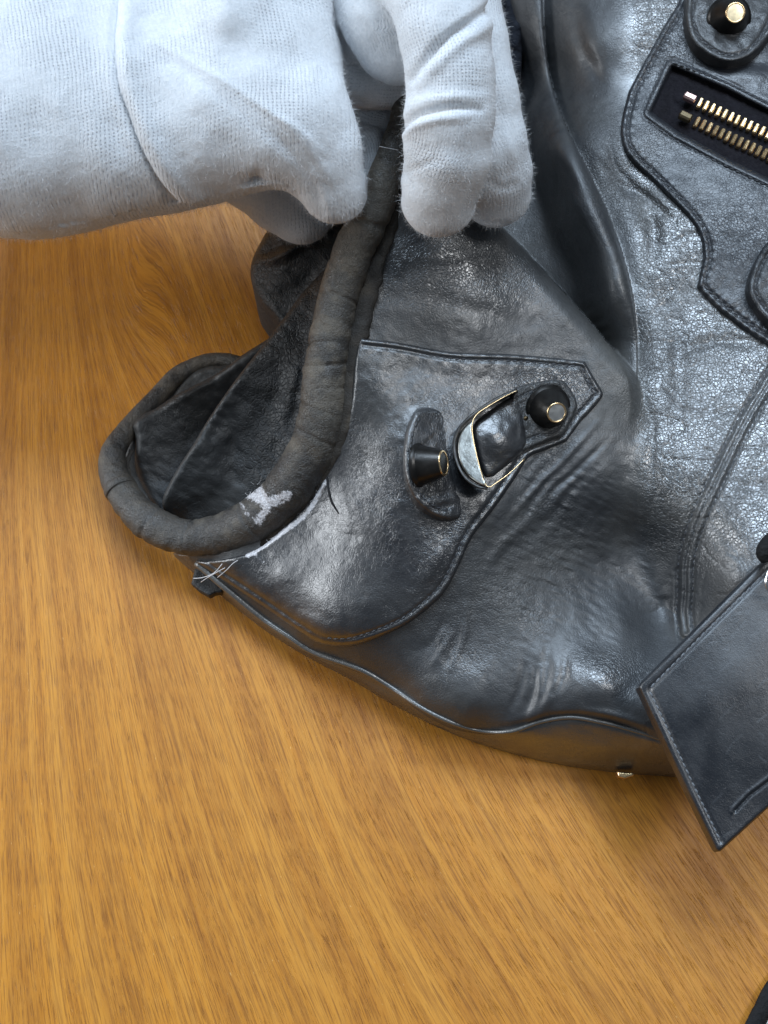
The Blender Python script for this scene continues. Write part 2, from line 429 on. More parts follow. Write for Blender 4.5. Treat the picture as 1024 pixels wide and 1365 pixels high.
def build_table():
    nx, ny = 380, 330
    xs = np.linspace(-0.45, 0.49, nx); ys = np.linspace(-0.40, 0.50, ny)
    X, Y = np.meshgrid(xs, ys, indexing='ij')
    a = P(512, 682, 0); s = 0.235*MM
    px = 512+(X-a[0])/s; py = 682-(Y-a[1])/(s*1.04)
    gx = np.linspace(-6000, 6000, 6001); Tn = 0.09+0.62*(1-np.exp(-np.maximum(gx, 0)/420.0)); Fx = np.concatenate([[0], np.cumsum(2.0/Tn[1:])])
    yy = np.clip(py, -600, 2200)
    xb = np.interp(np.interp(px, gx, Fx)+(1365-yy), Fx, gx)      # where the grain line meets the near side
    u = xb+300+7*vnoise(px, py, 230, 3)
    for cx, cy, A_, w1, w2 in ((142, 360, 95, 50, 130), (120, 180, 70, 46, 120), (560, 1500, 40, 60, 200), (330, -80, 60, 50, 120)):      # flame figure: the growth rings arch round these spots
        q = px-cx-0.22*(py-cy); u = u+A_*np.exp(-(q/w1)**2-((py-cy)/w2)**2)
    z = np.zeros_like(X)
    V = np.stack([X, Y, z], -1).reshape(-1, 3); idx = np.arange(nx*ny).reshape(nx, ny)
    F = np.stack([idx[:-1, :-1], idx[1:, :-1], idx[1:, 1:], idx[:-1, 1:]], -1).reshape(-1, 4)
    uvv = np.stack([u.ravel()+900, py.ravel()], 1)
    n = len(V); ring = list(idx[:, 0])+list(idx[-1, 1:])+list(idx[-2::-1, -1])+list(idx[0, -2:0:-1])
    VB = V[ring].copy(); VB[:, 2] = -0.025
    k = len(ring); SK = [(ring[i], n+i, n+(i+1) % k, ring[(i+1) % k]) for i in range(k)]
    uvv = np.vstack([uvv, uvv[ring]])
    FF = F.tolist()+SK+[tuple(n+i for i in range(k-1, -1, -1))]
    mk('tabletop', np.vstack([V, VB]), FF, table_mat(), table, uv=uvv, smooth=False)
build_table()

# ------------------------------------------------------------------ handbag: the surface
bag_loc = (0.08, 0.02, 0.0)
bag = root('handbag', bag_loc, 'worn black leather handbag lying on the oak table with its frayed corner held up', 'handbag')

S = [(350,780,21),(300,762,18),(262,748,15),(430,850,22),(520,800,33),(430,760,30),(480,880,19),(560,935,19),(620,965,19),(680,975,20),
 (740,960,25),(800,965,26),(870,978,28),(950,1000,28),(260,765,9),(350,835,8),(430,884,8),(520,935,8),(640,990,8),(750,1018,9),(895,1034,10),(1000,1045,10),(1250,1070,10),
 (600,740,38),(640,680,41),(560,860,27),(620,880,27),(660,900,27),(700,720,33),(700,815,29),(770,812,25.5),(860,720,24),(855,770,20),(885,815,18),(830,825,24.5),(800,862,27.5),
 (740,900,29),(805,900,32),(850,915,30),(700,940,25),(930,800,30),(980,770,44),(1024,740,47),(950,900,30),(1050,900,34),
 (900,680,36),(960,640,42.5),(1024,600,45),(1250,600,44),(1250,900,36),(740,640,38),(800,640,37),(850,600,38),(870,560,38)]
TLp = S+[(530,175,76),(505,300,66),(480,400,58),(470,480,53),(462,560,46),(440,640,37),(400,690,30),(350,735,24),
 (560,260,68),(620,250,66),(600,340,61),(700,335,55),(760,400,50),(845,510,43),(560,470,52),(700,480,47),(640,620,44),(560,600,47),(520,700,40),(740,560,42),(800,500,44),(450,720,33),(640,400,56),
 (600,100,70),(700,100,66),(800,200,60),(900,400,46),(1000,300,46)]
TRp = S+[(690,100,3),(700,200,3),(705,300,4),(730,370,8),(795,460,24),(735,200,31),(752,300,30),(800,400,33),(715,60,22),(835,500,36),(640,60,5),(560,100,5),(560,300,10),(600,400,25),(500,500,28),
 (780,60,42),(800,150,41),(830,250,41),(860,100,44),(850,420,39),(870,500,38.5),(940,200,46),(1024,50,48),(1024,300,47),(900,300,44),(880,400,40),(1000,450,42),
 (1250,300,48),(1250,-100,48),(900,-150,46),(760,-100,40),(600,-150,16)]
TL, TR = TPS(TLp), TPS(TRp)
RIDGE = crom([(560,120),(600,215),(640,270),(700,335),(760,400),(805,452),(847,512),(850,600),(830,720)], 10)
FOLD = crom([(722,-40),(724,20),(727,60),(735,110),(755,170),(790,240),(818,305),(838,370),(848,430),(850,480),(850,512)], 8)
# creases: (line, depth mm (+ up, - down), half width px)
CREASES = [
 # corner below the patch, running into the bottom seam
 ([(603,842),(592,862),(575,888)], 0.45, 5), ([(592,838),(583,858)], 0.35, 4), ([(612,838),(606,866),(590,893)], -0.35, 5), ([(622,800),(618,850),(600,890)], 0.5, 6),
 ([(600,800),(590,835),(572,860),(550,868)], -0.35, 6),
 # fan of folds near the lower bulge
 ([(742,905),(732,930),(712,955),(698,968)], 0.9, 9), ([(722,890),(718,925),(705,955)], 0.5, 5), ([(715,885),(711,920),(702,945)], -0.45, 5), ([(728,850),(730,890),(724,925)], -0.4, 7),
 ([(700,880),(694,915),(680,950)], -0.5, 6), ([(755,870),(750,905),(735,930)], -0.6, 6),
 # seam fold of the bottom panel
 ([(660,972),(700,966),(740,956),(780,956),(820,964),(870,980)], -1.6, 5), ([(780,948),(820,955),(870,970)], 0.8, 6),
 # loose leather beside the patch
 ([(750,653),(712,690),(672,724),(650,760)], 0.4, 7), ([(770,650),(730,690),(690,730)], -0.3, 10),
 ([(800,560),(760,605),(715,650),(680,690)], 0.4, 4), ([(812,585),(770,625),(725,665)], -0.4, 4),
 # right panel creases
 ([(800,215),(825,245),(860,262),(905,300)], -1.0, 7), ([(812,190),(822,225),(850,250)], -0.7, 5), ([(850,262),(870,300),(872,350)], -1.3, 12), ([(862,250),(900,290),(910,340)], 0.5, 8),
 ([(880,400),(900,440),(905,520),(895,600)], -0.9, 14), ([(905,470),(960,455),(1024,462)], -0.5, 7), ([(930,560),(980,545),(1024,548)], -0.4, 6),
 ([(850,520),(868,560),(870,620),(880,680)], -0.6, 8), ([(960,640),(1000,650),(1040,640)], -0.5, 9), ([(950,700),(985,735),(1000,760)], -0.5, 10),
 # fold side
 ([(745,260),(775,300),(800,350)], -0.4, 5), ([(725,150),(745,200),(770,240)], 0.3, 6), ([(765,10),(775,60),(800,110)], -0.8, 9),
 # soft bends of the corner
 ([(500,330),(560,345),(640,330)], 0.5, 16), ([(500,400),(570,395),(650,420),(720,440)], -0.5, 14), ([(510,640),(505,700),(530,760)], -0.6, 18), ([(560,720),(600,700),(625,720)], -0.7, 14),
]
CREASES = [(crom(l, 6), a, w) for l, a, w in CREASES]
SEAM = crom([(915,842),(912,815),(914,788),(916,742),(934,686),(965,619),(996,557),(1024,511),(1060,450)], 6)
PATCH_OUT = [(486,451),(534,457),(601,469),(680,472),(750,478),(780,482),(790,500),(803,522),(802,530),(790,545),(775,561),(755,588),(725,600),(705,609),(690,632),(676,653),(656,681),(629,716),(613,751),
 (594,786),(570,810),(539,833),(500,850),(465,860),(430,858),(400,842),(350,808),(300,775),(262,750)]
POCKET_EDGE = [(930,-60),(906,0),(888,30),(867,68),(851,97),(838,122),(829,160),(829,185),(840,210),(880,249),(916,286),(934,315),(938,344),(930,381),(953,407),(990,436),(1024,458),(1100,500)]
ZIP = np.array([(896,88),(971,120),(1024,147),(1120,196),(1120,282),(1024,238),(973,214),(906,178),(867,150)], float)
def smoothcorner(p, closed=True, n=4):
    # keep straight runs but soften corners
    p = np.asarray(p, float); out = []
    N = len(p)
    for i in range(N):
        if not closed and i in (0, N-1): out.append(p[i]); continue
        a, b, c = p[i-1], p[i], p[(i+1) % N]
        out.append(b+(a-b)*0.25); out.append(b*0.75+(a+c)*0.125); out.append(b+(c-b)*0.25)
    return np.array(out)

def body_h(x, y, detail=True):
    x = np.asarray(x, float); y = np.asarray(y, float)
    d, s = sdist(x, y, RIDGE)
    hl = TL(x, y); hr = TR(x, y)
    df, sf = sdist(x, y, FOLD)
    A = 15*np.interp(sf, [0, 0.05, 0.25, 0.55, 0.75, 0.9, 1.0], [0.35, 0.4, 0.62, 0.9, 0.6, 0.22, 0.0])
    t = -df; wdt = np.interp(sf, [0, 0.4, 0.8, 1], [85, 88, 70, 40])
    up = 0.45+0.55*np.sqrt(np.clip(1-(1-np.clip(t/24, 0, 1))**2, 0, 1))
    hr = hr+np.where(df < 0, A*up*(1-sstep(0.35*wdt, wdt, t)), 0)
    # a soft trough just outside the fold
    hr = hr-np.where(df > 0, 2.0*np.exp(-(df/16)**2)*np.interp(sf, [0, 0.3, 1], [0.3, 1, 0]), 0)
    # ridge rounding on the raised corner
    rr = np.interp(s, [0, 0.55, 0.72, 1], [13, 13, 4, 0])
    hl = hl-np.where(d < 0, 6*(1-np.sqrt(np.clip(1-(1-np.clip(-d/22, 0, 1))**2, 0, 1)))*np.interp(s, [0, 0.5, 0.75], [1, 1, 0]), 6*np.interp(s, [0, 0.5, 0.75], [1, 1, 0]))
    bw = np.interp(s, [0, 0.62, 0.76, 1], [0.3, 0.3, 14, 60])
    m = sstep(-bw, bw, d)
    m = np.where((s >= 0.9999), sstep(-60, 60, x-830), m)
    h = hl*(1-m)+hr*m
    lo = 7+0.085*np.clip(x-610, 0, 150)*(d > 0)*sstep(470, 400, y)
    h = lo+0.5*((h-lo)+np.sqrt((h-lo)**2+9))
    if detail:
        for l, a, w in CREASES:
            dd, ss = sdist(x, y, l, w*3.2)
            k = np.exp(-(dd/w)**2)*np.sin(np.pi*np.clip(ss, 0.02, 0.98))**0.5
            h = h+a*k*(np.abs(dd) < w*3.1)
        # loose parallel wrinkles right of the patch
        u, v = rot(x-720, y-640, -46)
        mk_ = np.exp(-((x-725)/62)**2-((y-640)/62)**2)
        h = h+mk_*0.20*np.sin(v/2.6+1.5*vnoise(u, v, 30, 2)+u*0.02)*(0.6+0.4*vnoise(x, y, 25, 8))
        # shaded hollow with fine drag lines
        u, v = rot(x, y, 25)
        h = h+0.10*np.exp(-((x-760)/110)**2-((y-740)/120)**2)*vnoise(u*0.35, v, 4.5, 5)
        h = h+0.26*fnoise(x, y, 90, 2, 1)+0.05*fnoise(x, y, 17, 2, 9)
        z = inpoly(x, y, ZIP)
        h = h-1.9*z
        rightm = sstep(830, 880, x)
        w1 = np.abs(fnoise(x+20*vnoise(x, y, 60, 3), y, 34, 2, 21))
        h = h-0.28*rightm*np.exp(-(w1/0.13)**2)
        # seam ridge on the front panel
        dd, ss = sdist(x, y, SEAM, 30); ok = (np.abs(dd) < 29)
        h = h+ok*(1.0*np.exp(-(dd/9)**2)-0.9*np.exp(-((dd-10)/2.4)**2)-0.9*np.exp(-((dd+10)/2.4)**2)-1.1*np.exp(-(dd/2.0)**2))
    return h
def bh(x, y): return body_h(np.atleast_1d(np.asarray(x, float)), np.atleast_1d(np.asarray(y, float)))

SEAMB = [(262,750),(300,783),(350,824),(385,848),(420,870),(480,892),(520,915),(560,942),(600,962),(640,974),(680,975),(720,962),(760,956),(800,962),(840,972),(900,990),(1000,1005),(1250,1030)]
OUTL = [(229,737),(262,765),(300,797),(350,836),(400,868),(430,884),(470,905),(520,935),(580,966),(640,990),(700,1007),(750,1018),(830,1029),(895,1034),(1000,1045),(1250,1070)]
E_LINE = [(540,100),(532,175),(512,280),(492,390),(474,480),(464,560),(438,625),(405,675),(350,728),(300,745)]
body_poly = np.vstack([crom(SEAMB, 6), [(1250,-150),(560,-150)], crom(E_LINE[:-1]+[(345,712),(300,722),(245,728)], 6), [(250,740)]])
def crackmap(x, y):
    r = 0.95*sstep(835, 870, x)*(1-sstep(700, 760, y))+0.8*np.exp(-((x-840)/60)**2-((y-210)/70)**2)
    r += 0.7*np.exp(-((x-810)/60)**2-((y-885)/30)**2)+0.8*np.exp(-((x-610)/100)**2-((y-360)/60)**2)
    r += 0.4*np.exp(-((x-720)/60)**2-((y-640)/60)**2)
    return np.clip(r, 0, 1)
def valley(x, y):
    d, s = sdist(x, y, RIDGE); return (d > 0)*(x < 745)*(y < 430)*1.0  # coat gloss is taken away here so the valley reads as deep shade
def mattemap(x, y):
    pol = sstep(815, 862, x)*(1-sstep(690, 790, y+0.35*(950-x)))+0.75*np.exp(-((x-805)/55)**2-((y-895)/28)**2)+1.0*np.exp(-((x-620)/85)**2-((y-360)/65)**2)  # gloss kept at the spots where highlights are wanted
    pol = pol+0.45*np.exp(-((x-600)/60)**2-((y-900)/40)**2)
    return 1-np.clip(pol*(0.85+0.25*fnoise(x, y, 60, 2, 55))+0.12*(1-valley(x, y)), 0, 1)
def wearmap(x, y):
    r = 0.35*np.exp(-((x-820)/40)**2-((y-500)/80)**2)+0.25*np.exp(-(sdist(x, y, RIDGE)[0]/18)**2)
    r += 0.30*np.exp(-((x-540)/60)**2-((y-480)/60)**2)+0.2*(x > 850)*(y < 700)
    return np.clip(r, 0, 1)
front = sheet('front_panel', body_poly, body_h, M_body, bag, step=2.0, floor=1.0, attrs={'crack': crackmap, 'wear': wearmap, 'matte': mattemap}, snap=[RIDGE[:62], FOLD])
# bottom panel
SB = crom(SEAMB, 6); OB = crom(OUTL, 6)
def bottom_h(x, y):
    d, _ = sdist(x, y, OB); t = np.clip(np.abs(d)/34, 0, 1)
    d2, _ = sdist(x, y, SB)
    prof = np.sqrt(np.clip(1-(1-t)**2, 0, 1))
    hb = body_h(x, y, False)
    return 3+(np.maximum(hb, 12)-4.2)*prof+0.25*fnoise(x, y, 45, 3, 30)-0.8*np.exp(-(d2/4)**2)
bot_poly = np.vstack([OB, (SB-np.array([0, 9]))[::-1]])
sheet('bottom_panel', bot_poly, bottom_h, M_body, bag, step=2.4, floor=0.3, attrs={'wear': lambda x, y: 0.25+0*x})
bp = np.array([(x, y, float(bh(x, y)[0])+0.1, r) for (x, y), r in zip(SEAMB[:-2], [5,5,5,4.5,4.5,4,4,3.5,3.5,3,3,3,3,3,3,3])])
tube('seam_piping', bp, M_body, bag, n=8, seg=10, attrs={'wear': lambda x, y: 0.5+0*x})

# ------------------------------------------------------------------ stitches
def stitch_proto():
    seg = 6; prof = [(-1, 0.25), (-0.72, 0.8), (0, 1.0), (0.72, 0.8), (1, 0.25)]
    V = []; F = []
    for x, r in prof:
        for k in range(seg):
            a = 2*math.pi*k/seg; V.append((x, math.cos(a)*r, math.sin(a)*r))
    for i in range(len(prof)-1):
        for k in range(seg): F.append((i*seg+k, i*seg+(k+1) % seg, (i+1)*seg+(k+1) % seg, (i+1)*seg+k))
    F.append(tuple(range(seg))); F.append(tuple(len(V)-seg+k for k in range(seg)))
    me = bpy.data.meshes.new('stitch'); me.from_pydata(V, [], F); me.polygons.foreach_set('use_smooth', [True]*len(me.polygons))
    return me
ST_ME = {}
def stitches(line, hf, parent, mat=None, pitch=9.0, fill=0.78, r=0.42, lift=0.15, skew=7, limit=None):
    mat = mat or M_thread
    if mat.name not in ST_ME:
        me = stitch_proto(); me.materials.append(mat); ST_ME[mat.name] = me
    me = ST_ME[mat.name]
    L = np.asarray(line, float); seg = np.hypot(*(L[1:]-L[:-1]).T); cum = np.concatenate([[0], np.cumsum(seg)])
    off = wpos(parent); k = int(cum[-1]/pitch)
    for i in range(k):
        a, b = (i+0.5-fill/2)*pitch, (i+0.5+fill/2)*pitch
        xs = np.interp([a, b], cum, L[:, 0]); ys = np.interp([a, b], cum, L[:, 1])
        if not (-20 < xs[0] < 1045 and -20 < ys[0] < 1380): continue
        hs = hf(xs, ys)+lift
        p, q = P(xs, ys, hs)
        c = (p+q)/2; d = Vector(q-p); ln = d.length/2
        o = link(bpy.data.objects.new('stitch', me)); o.parent = parent; o.location = c-off
        d.rotate(Quaternion((0, 0, 1), math.radians(skew+random.uniform(-4, 4))))
        o.rotation_euler = d.to_track_quat('X', 'Z').to_euler(); rr = r*MM*random.uniform(0.85, 1.15)
        o.scale = (ln*random.uniform(0.92, 1.06), rr, rr)
# ------------------------------------------------------------------ corner patch
pe = np.vstack([crom(PATCH_OUT[:5], 6), crom(PATCH_OUT[5:11], 4), crom(PATCH_OUT[11:], 6)])
pst = np.array(E_LINE[::-1][:7], float)
patch_poly = np.vstack([pe, crom([(262,748),(300,745),(350,728),(405,675),(438,625),(464,560),(474,480),(480,450)], 6)])
PST = offset_line(crom([p for p in PATCH_OUT], 5), -9)
DENTS = [(470,680,1.0,30),(520,760,-0.9,40),(590,760,0.9,30),(430,800,-0.9,35),(500,520,0.8,34),(545,480,-0.5,26),(600,700,-0.7,22),(480,620,-0.6,24),(380,770,0.6,26)]
def patch_h(x, y, base=1.7):
    d, s = sdist(x, y, PST, 40)
    g = -0.55*np.exp(-(d/2.4)**2)*(np.abs(d) < 13)
    puck = 0.08*np.exp(-((np.abs(d)-5)/4)**2)*np.sin(s*4200/9.0*0.7)*(np.abs(d) < 13)
    # dimples from pressure and handling
    z = 0.50*vnoise(x, y, 85, 44)+0.10*vnoise(x, y, 34, 47)+0.05*fnoise(x, y, 11, 2, 48)
    for px_, py_, a, w in DENTS: z = z+a*np.exp(-((x-px_)**2+(y-py_)**2)/w**2)
    z = -0.7+0.5*((z+0.7)+np.sqrt((z+0.7)**2+0.15))
    return body_h(x, y, False)+0.08*fnoise(x, y, 60, 2, 1)+base+g+puck+z*sstep(3, 26, np.abs(d))
def whitemap_patch(x, y):
    l = crom([(434,642),(420,668),(405,688),(385,704),(360,722),(330,741)], 5)
    d, s = sdist(x, y, l, 20); r = 1.25*np.exp(-(d/3.2)**2)*(np.abs(d) < 19)
    for l2, a, w in (([(386,779),(394,780),(412,781)], 0.5, 1.6), ([(335,735),(350,748),(360,760)], 0.42, 3), ([(452,778),(458,800),(461,830)], 0.3, 4), ([(440,715),(448,740)], 0.35, 3)):
        d, s = sdist(x, y, l2, 15); r = r+a*np.exp(-(d/w)**2)*(np.abs(d) < 14)
    return r
cp = sheet('corner_patch', patch_poly, patch_h, M_patch, bag, step=2.0, thick=1.6, rnd=5, rdrop=0.8,
           attrs={'white': whitemap_patch, 'wear': lambda x, y: np.clip(0.45*np.exp(-((x-520)/70)**2-((y-520)/70)**2)+0.2*np.exp(-((y-480)/10)**2), 0, 1),
                  'crack': lambda x, y: 0.7*np.exp(-((x-740)/60)**2-((y-520)/40)**2)})
stitches(PST[8:-20], patch_h, cp, pitch=8.6, r=0.34, lift=0.0)

# ------------------------------------------------------------------ piping round the corner
PIPE = [(545,120,79,17),(536,170,77,20),(514,235,73,23),(496,285,69,26),(480,315,66,27),(464,355,62,27.5),(451,398,58,27),(441,450,54,28.5),(433,504,49.5,30),(430,550,45.5,32),(418,595,40.5,32.5),
 (395,638,34.5,33),(365,672,29,31),(330,697,24.5,30),(290,713,20.5,27),(250,716,18,24),(208,702,16,25),(174,672,14.5,22.5),(154,638,13,20),(150,610,12,17.5),(161,585,10.5,15),(180,561,9.5,13.5),(205,534,9,12.5),(234,503,8,12),(262,486,8,10.5),(292,479,8,9.5),(322,484,8,9),(350,492,8,8)]
CRK = [(8,.05,.5,.8),(14,.07,.6,1.2),(23,.04,.5,.6),(31,.06,.7,1.0),(38,.10,.9,1.4),(45,.04,.5,1.0),(52,.05,.6,1.5),(60,.06,.5,.8),(68,.09,.6,1.6),(73,.10,.5,1.2),(78,.08,.6,1.5),(84,.10,.5,1.0),(90,.06,.5,1.4),(98,.07,.6,1.0),(110,.05,.6,.8),(121,.06,.6,.7),(130,.05,.5,.6),(141,.06,.6,.5),(150,.10,.5,.4),(163,.06,.6,.5),(172,.06,.6,.5)]
def pdisp(s, A):
    r = 0.035*vnoise(s*1.0+3*np.sin(A), np.cos(A)*2+0*A, 5, 1)+0.03*vnoise(s+np.sin(A)*4, np.cos(A)*3, 1.8, 4)
    r = r*0.6
    for k, (s0, a, w, t) in enumerate(CRK): r = r-a*np.exp(-((s-s0+t*np.sin(A+k))/w)**2)*(0.55+0.45*np.sin(A*1.0+k*2.1))
    return r
    return r
def whitemap_pipe(x, y):
    r = 0
    for l, a, w in (([(326,656),(340,662),(352,668),(368,668),(382,660)], 0.85, 9), ([(340,646),(350,660),(354,674)], 0.85, 8), ([(358,672),(352,684),(344,694)], 0.8, 8), ([(322,672),(330,686),(342,694)], 0.5, 5)):
        d, s = sdist(x, y, l, 24); r = np.maximum(r, a*np.exp(-(d/w)**2)*(np.abs(d) < 23))
    return r
piping = tube('corner_piping', PIPE, M_pipe, bag, seg=48, n=26, disp=pdisp, flat=0.9,
     attrs={'white': whitemap_pipe, 'wear': lambda x, y: np.clip(0.30*sstep(640, 300, y)*sstep(440, 470, x+0.1*(y-300))+0.55*np.maximum(0, fnoise(x, y, 26, 3, 3))*sstep(690, 520, y)+0.25*np.maximum(0, fnoise(x, y, 12, 2, 9)), 0, 1),
            'crack': lambda x, y: 0.5*np.exp(-((x-415)/40)**2-((y-580)/50)**2)})
# flange between piping and side, with a scalloped torn edge
FL = [(541,150,75.5,10),(530,235,70.5,10),(517,300,66,11),(505,345,63,11.5),(490,400,58.5,12),(477,450,55,12.5),(469,500,51,11.5),(463,555,47.2,9.5),(445,605,41.5,9),(425,645,36,8.5),(398,684,30,8),(365,712,25,8),(330,734,21,7),(295,743,18,6)]
tube('piping_flange', FL, M_flange, bag, seg=18, n=16, flat=0.55,
     disp=lambda s, A: 0.10*vnoise(s+0*A, np.cos(A)*3, 2.2, 6)+0.09*vnoise(s+np.sin(A)*3, A*0, 6, 2), attrs={'wear': lambda x, y: np.clip(0.5*vnoise(x, y, 18, 6), 0, 1)})
# joint of the piping at the far corner
J = P(*np.array([(150,628,13.2)]).T)[0]
def collar(name, i0, grow, w_mm, mat):
    c = crom(PIPE, 26); i = i0*26//22
    seg = [c[i-3], c[i-1], c[i+1], c[i+3]]
    pts = [(q[0], q[1], q[2], q[3]*(1+g)) for q, g in zip(seg, (0.005, grow, grow, 0.0))]
    return tube(name, pts, mat, bag, seg=32, n=5)
collar('piping_joint', 18*22-8, 0.045, 2, M_pipe)
# white frayed edge of the torn patch
tube('frayed_edge', [(433,644,38.3,1.0),(421,668,34.3,2.2),(408,686,31.6,2.4),(396,698,30.0,3.2),(380,709,28.2,2.0),(362,722,26.2,2.6),(345,733,24.2,1.8),(330,741,22.6,1.0)], M_white_fibre, bag, seg=10, n=12, disp=lambda s, A: 0.35*vnoise(s+0*A, np.cos(A), 0.7, 2), flat=0.5)
# loose threads
tube('loose_thread', [(436,636,41.5,1.5),(438,652,41.6,1.9),(442,668,41.0,1.8),(447,677,40.6,1.5),(452,685,40.2,0.9)], M_cord, bag, seg=6, n=6)
for pts in ([(258,771,15),(270,770,18),(285,764,20),(296,752,21),(300,746,20)], [(290,770,20),(302,760,23),(312,750,24),(324,744,23)], [(268,776,14),(280,768,18),(300,757,21)],
            [(505,195,80),(520,198,80.5),(531,200,80)]):
    tube('loose_thread', [(*p, 0.55) for p in pts], M_white_fibre, bag, seg=5, n=5, label='pale loose thread')
def fibres():
    g = np.random.default_rng(11); V = []; F = []
    src = [(crom([(434,642),(420,668),(405,688),(385,704),(360,722),(330,741)], 8), 90, 3, lambda x, y: float(bh(x, y)[0])+2.2),
           (crom([(328,657),(345,664),(368,668),(384,660)], 8), 55, 7, lambda x, y: np.interp(y, [640, 700], [35, 29])+5.0), (crom([(343,648),(352,668),(346,692)], 8), 45, 6, lambda x, y: np.interp(y, [640, 700], [35, 29])+5.0)]
    for L, n, sp, hf in src:
        for _ in range(n):
            p = L[g.integers(0, len(L))]+g.normal(0, sp*0.5, 2); h = hf(p[0], p[1]); b = P(p[0], p[1], h)
            d = np.array([g.normal(), g.normal(), abs(g.normal())*0.5]); d /= np.linalg.norm(d); ln = g.uniform(0.5, 1.8)*MM
            s_ = np.cross(d, g.normal(0, 1, 3)); s_ /= np.linalg.norm(s_); w = 0.03*MM
            m_ = b+d*ln*0.5+g.normal(0, 0.1, 3)*MM; t_ = b+d*ln+g.normal(0, 0.3, 3)*MM; k = len(V)
            V += [b-s_*w, b+s_*w, m_+s_*w, m_-s_*w, t_]; F += [(k, k+1, k+2, k+3), (k+3, k+2, k+4)]
    o = mk('frayed_fibres', np.array(V), F, M_white_fibre, bag, smooth=False); o['kind'] = 'stuff'
fibres()
# small tab under the corner, brass foot further along
sheet('side_tab', [(260,758),(255,778),(266,788),(279,795),(287,791),(296,790),(302,781),(275,756)], lambda x, y: 7+0*x+0.02*(x-260), M_gus, bag, step=1.5, thick=2.5, rnd=3, rdrop=0.6, bottom=True)
sheet('brass_foot', [(822,1028),(846,1030),(845,1034),(833,1038),(824,1036)], lambda x, y: 8+0.3*(x-834)*0.2, M_brass, bag, step=1.2, thick=2.5, rnd=1.5, rdrop=0.5, bottom=True)

# ------------------------------------------------------------------ gusset (the folded-in side)
def gsheet(name, poly, pts, step=2.2, noise=0.4, cre=(), rnd=9, rdrop=2.5, floor=0.5, label=None, crack=0.5, mat=None, snapl=None, wear=0.0):
    T = TPS(pts); cre = [(crom(l, 6), a, w) for l, a, w in cre]
    def hf(x, y):
        h = T(x, y)+noise*fnoise(x, y, 40, 3, 61)
        for l, a, w in cre:
            dd, ss = sdist(x, y, l, w*3.2); h = h+a*np.exp(-(dd/w)**2)*(np.abs(dd) < w*3.1)*np.sin(np.pi*np.clip(ss, 0.03, 0.97))**0.5
        u, v = rot(x, y, 30); h = h+0.12*vnoise(u*0.4, v, 7, 12)
        return h
    return sheet(name, poly, hf, mat or M_gus, bag, step=step, thick=8, floor=floor, rnd=rnd, rdrop=rdrop, attrs={'crack': lambda x, y: crack*sstep(300, 370, x)*sstep(700, 640, y), 'wear': lambda x, y: wear+0*x})
gsheet('gusset_fold', np.vstack([crom([(368,290),(350,318),(335,352),(337,382),(350,405),(372,430),(395,470)], 6), [(470,440),(500,250)]]),
       [(350,318,30),(335,352,26),(337,385,24),(372,430,22),(420,420,27),(470,330,38),(440,290,40),(400,360,33),(380,330,36)],
       cre=[([(338,352),(375,340),(410,320),(450,300)], 2.2, 7), ([(345,340),(380,325),(405,305)], -1.6, 7), ([(360,400),(400,380),(440,340)], -0.6, 8)], crack=0.3)
gsheet('gusset_side', np.vstack([crom([(470,320),(440,351),(402,392),(374,430),(353,457),(313,508),(279,557),(258,592),(236,626),(217,665),(222,690)], 6), [(250,708),(300,716),(360,690),(420,620),(450,500),(480,360)]]),
       [(440,351,42),(402,392,40),(353,457,35),(313,508,32),(258,592,27),(217,665,20),(240,700,10),(290,695,12),(340,650,17),(380,590,24),(400,500,34),(430,430,42),(310,600,20),(350,530,27),(460,400,50)],
       cre=[([(420,400),(390,470),(360,540),(320,600)], -0.7, 12), ([(395,500),(375,560),(345,610)], 0.6, 10), ([(410,440),(400,520),(385,570)], -0.9, 7)], crack=1.0, rnd=8, rdrop=2.0)
gsheet('gusset_inner_fold', np.vstack([crom([(360,450),(322,474),(303,489),(280,503),(257,515),(232,528),(208,544),(190,553),(178,566),(181,585),(180,622),(190,650),(215,690)], 6), [(260,700),(300,560),(380,470)]]),
       [(340,465,24),(303,489,21),(257,515,19),(208,544,16),(181,585,14),(185,640,8),(220,690,5),(260,640,6),(300,560,8),(240,580,11),(280,510,15)],
       cre=[([(300,495),(260,520),(215,548)], 0.8, 7), ([(195,565),(210,600),(205,650)], -0.6, 12)], crack=0.2, rnd=10, rdrop=3)
gsheet('gusset_back', np.vstack([crom([(330,480),(300,487),(280,488),(258,497),(236,517),(214,538),(190,560),(170,590),(165,630),(185,670)], 6), [(240,690),(330,520)]]),
       [(300,489,12),(258,500,11),(214,540,9),(170,600,6),(185,660,4),(240,640,4),(260,560,6),(320,510,10)], crack=0.1, rnd=8, rdrop=2, wear=0.4)
# raw seam allowance inside the corner
tube('seam_allowance', [(176,600,10,3),(170,615,11,2.6),(172,630,12,3),(180,645,12.5,2.6),(188,660,13,2.8),(200,676,14,2.5)], M_flange, bag, seg=8, n=8, disp=lambda s, A: 0.25*vnoise(s+0*A, np.cos(A), 1.2, 3), flat=0.5)
# dark lining and handle behind the hand
gsheet('handle', np.vstack([crom([(560,-160),(590,-40),(630,40),(660,120),(690,130),(700,60),(735,-20),(760,-160)], 6)]),
       [(600,-100,34),(640,0,30),(670,80,27),(720,-20,26),(740,-120,30)], mat=M_fabric, noise=1.2, crack=0, rnd=14, rdrop=5)

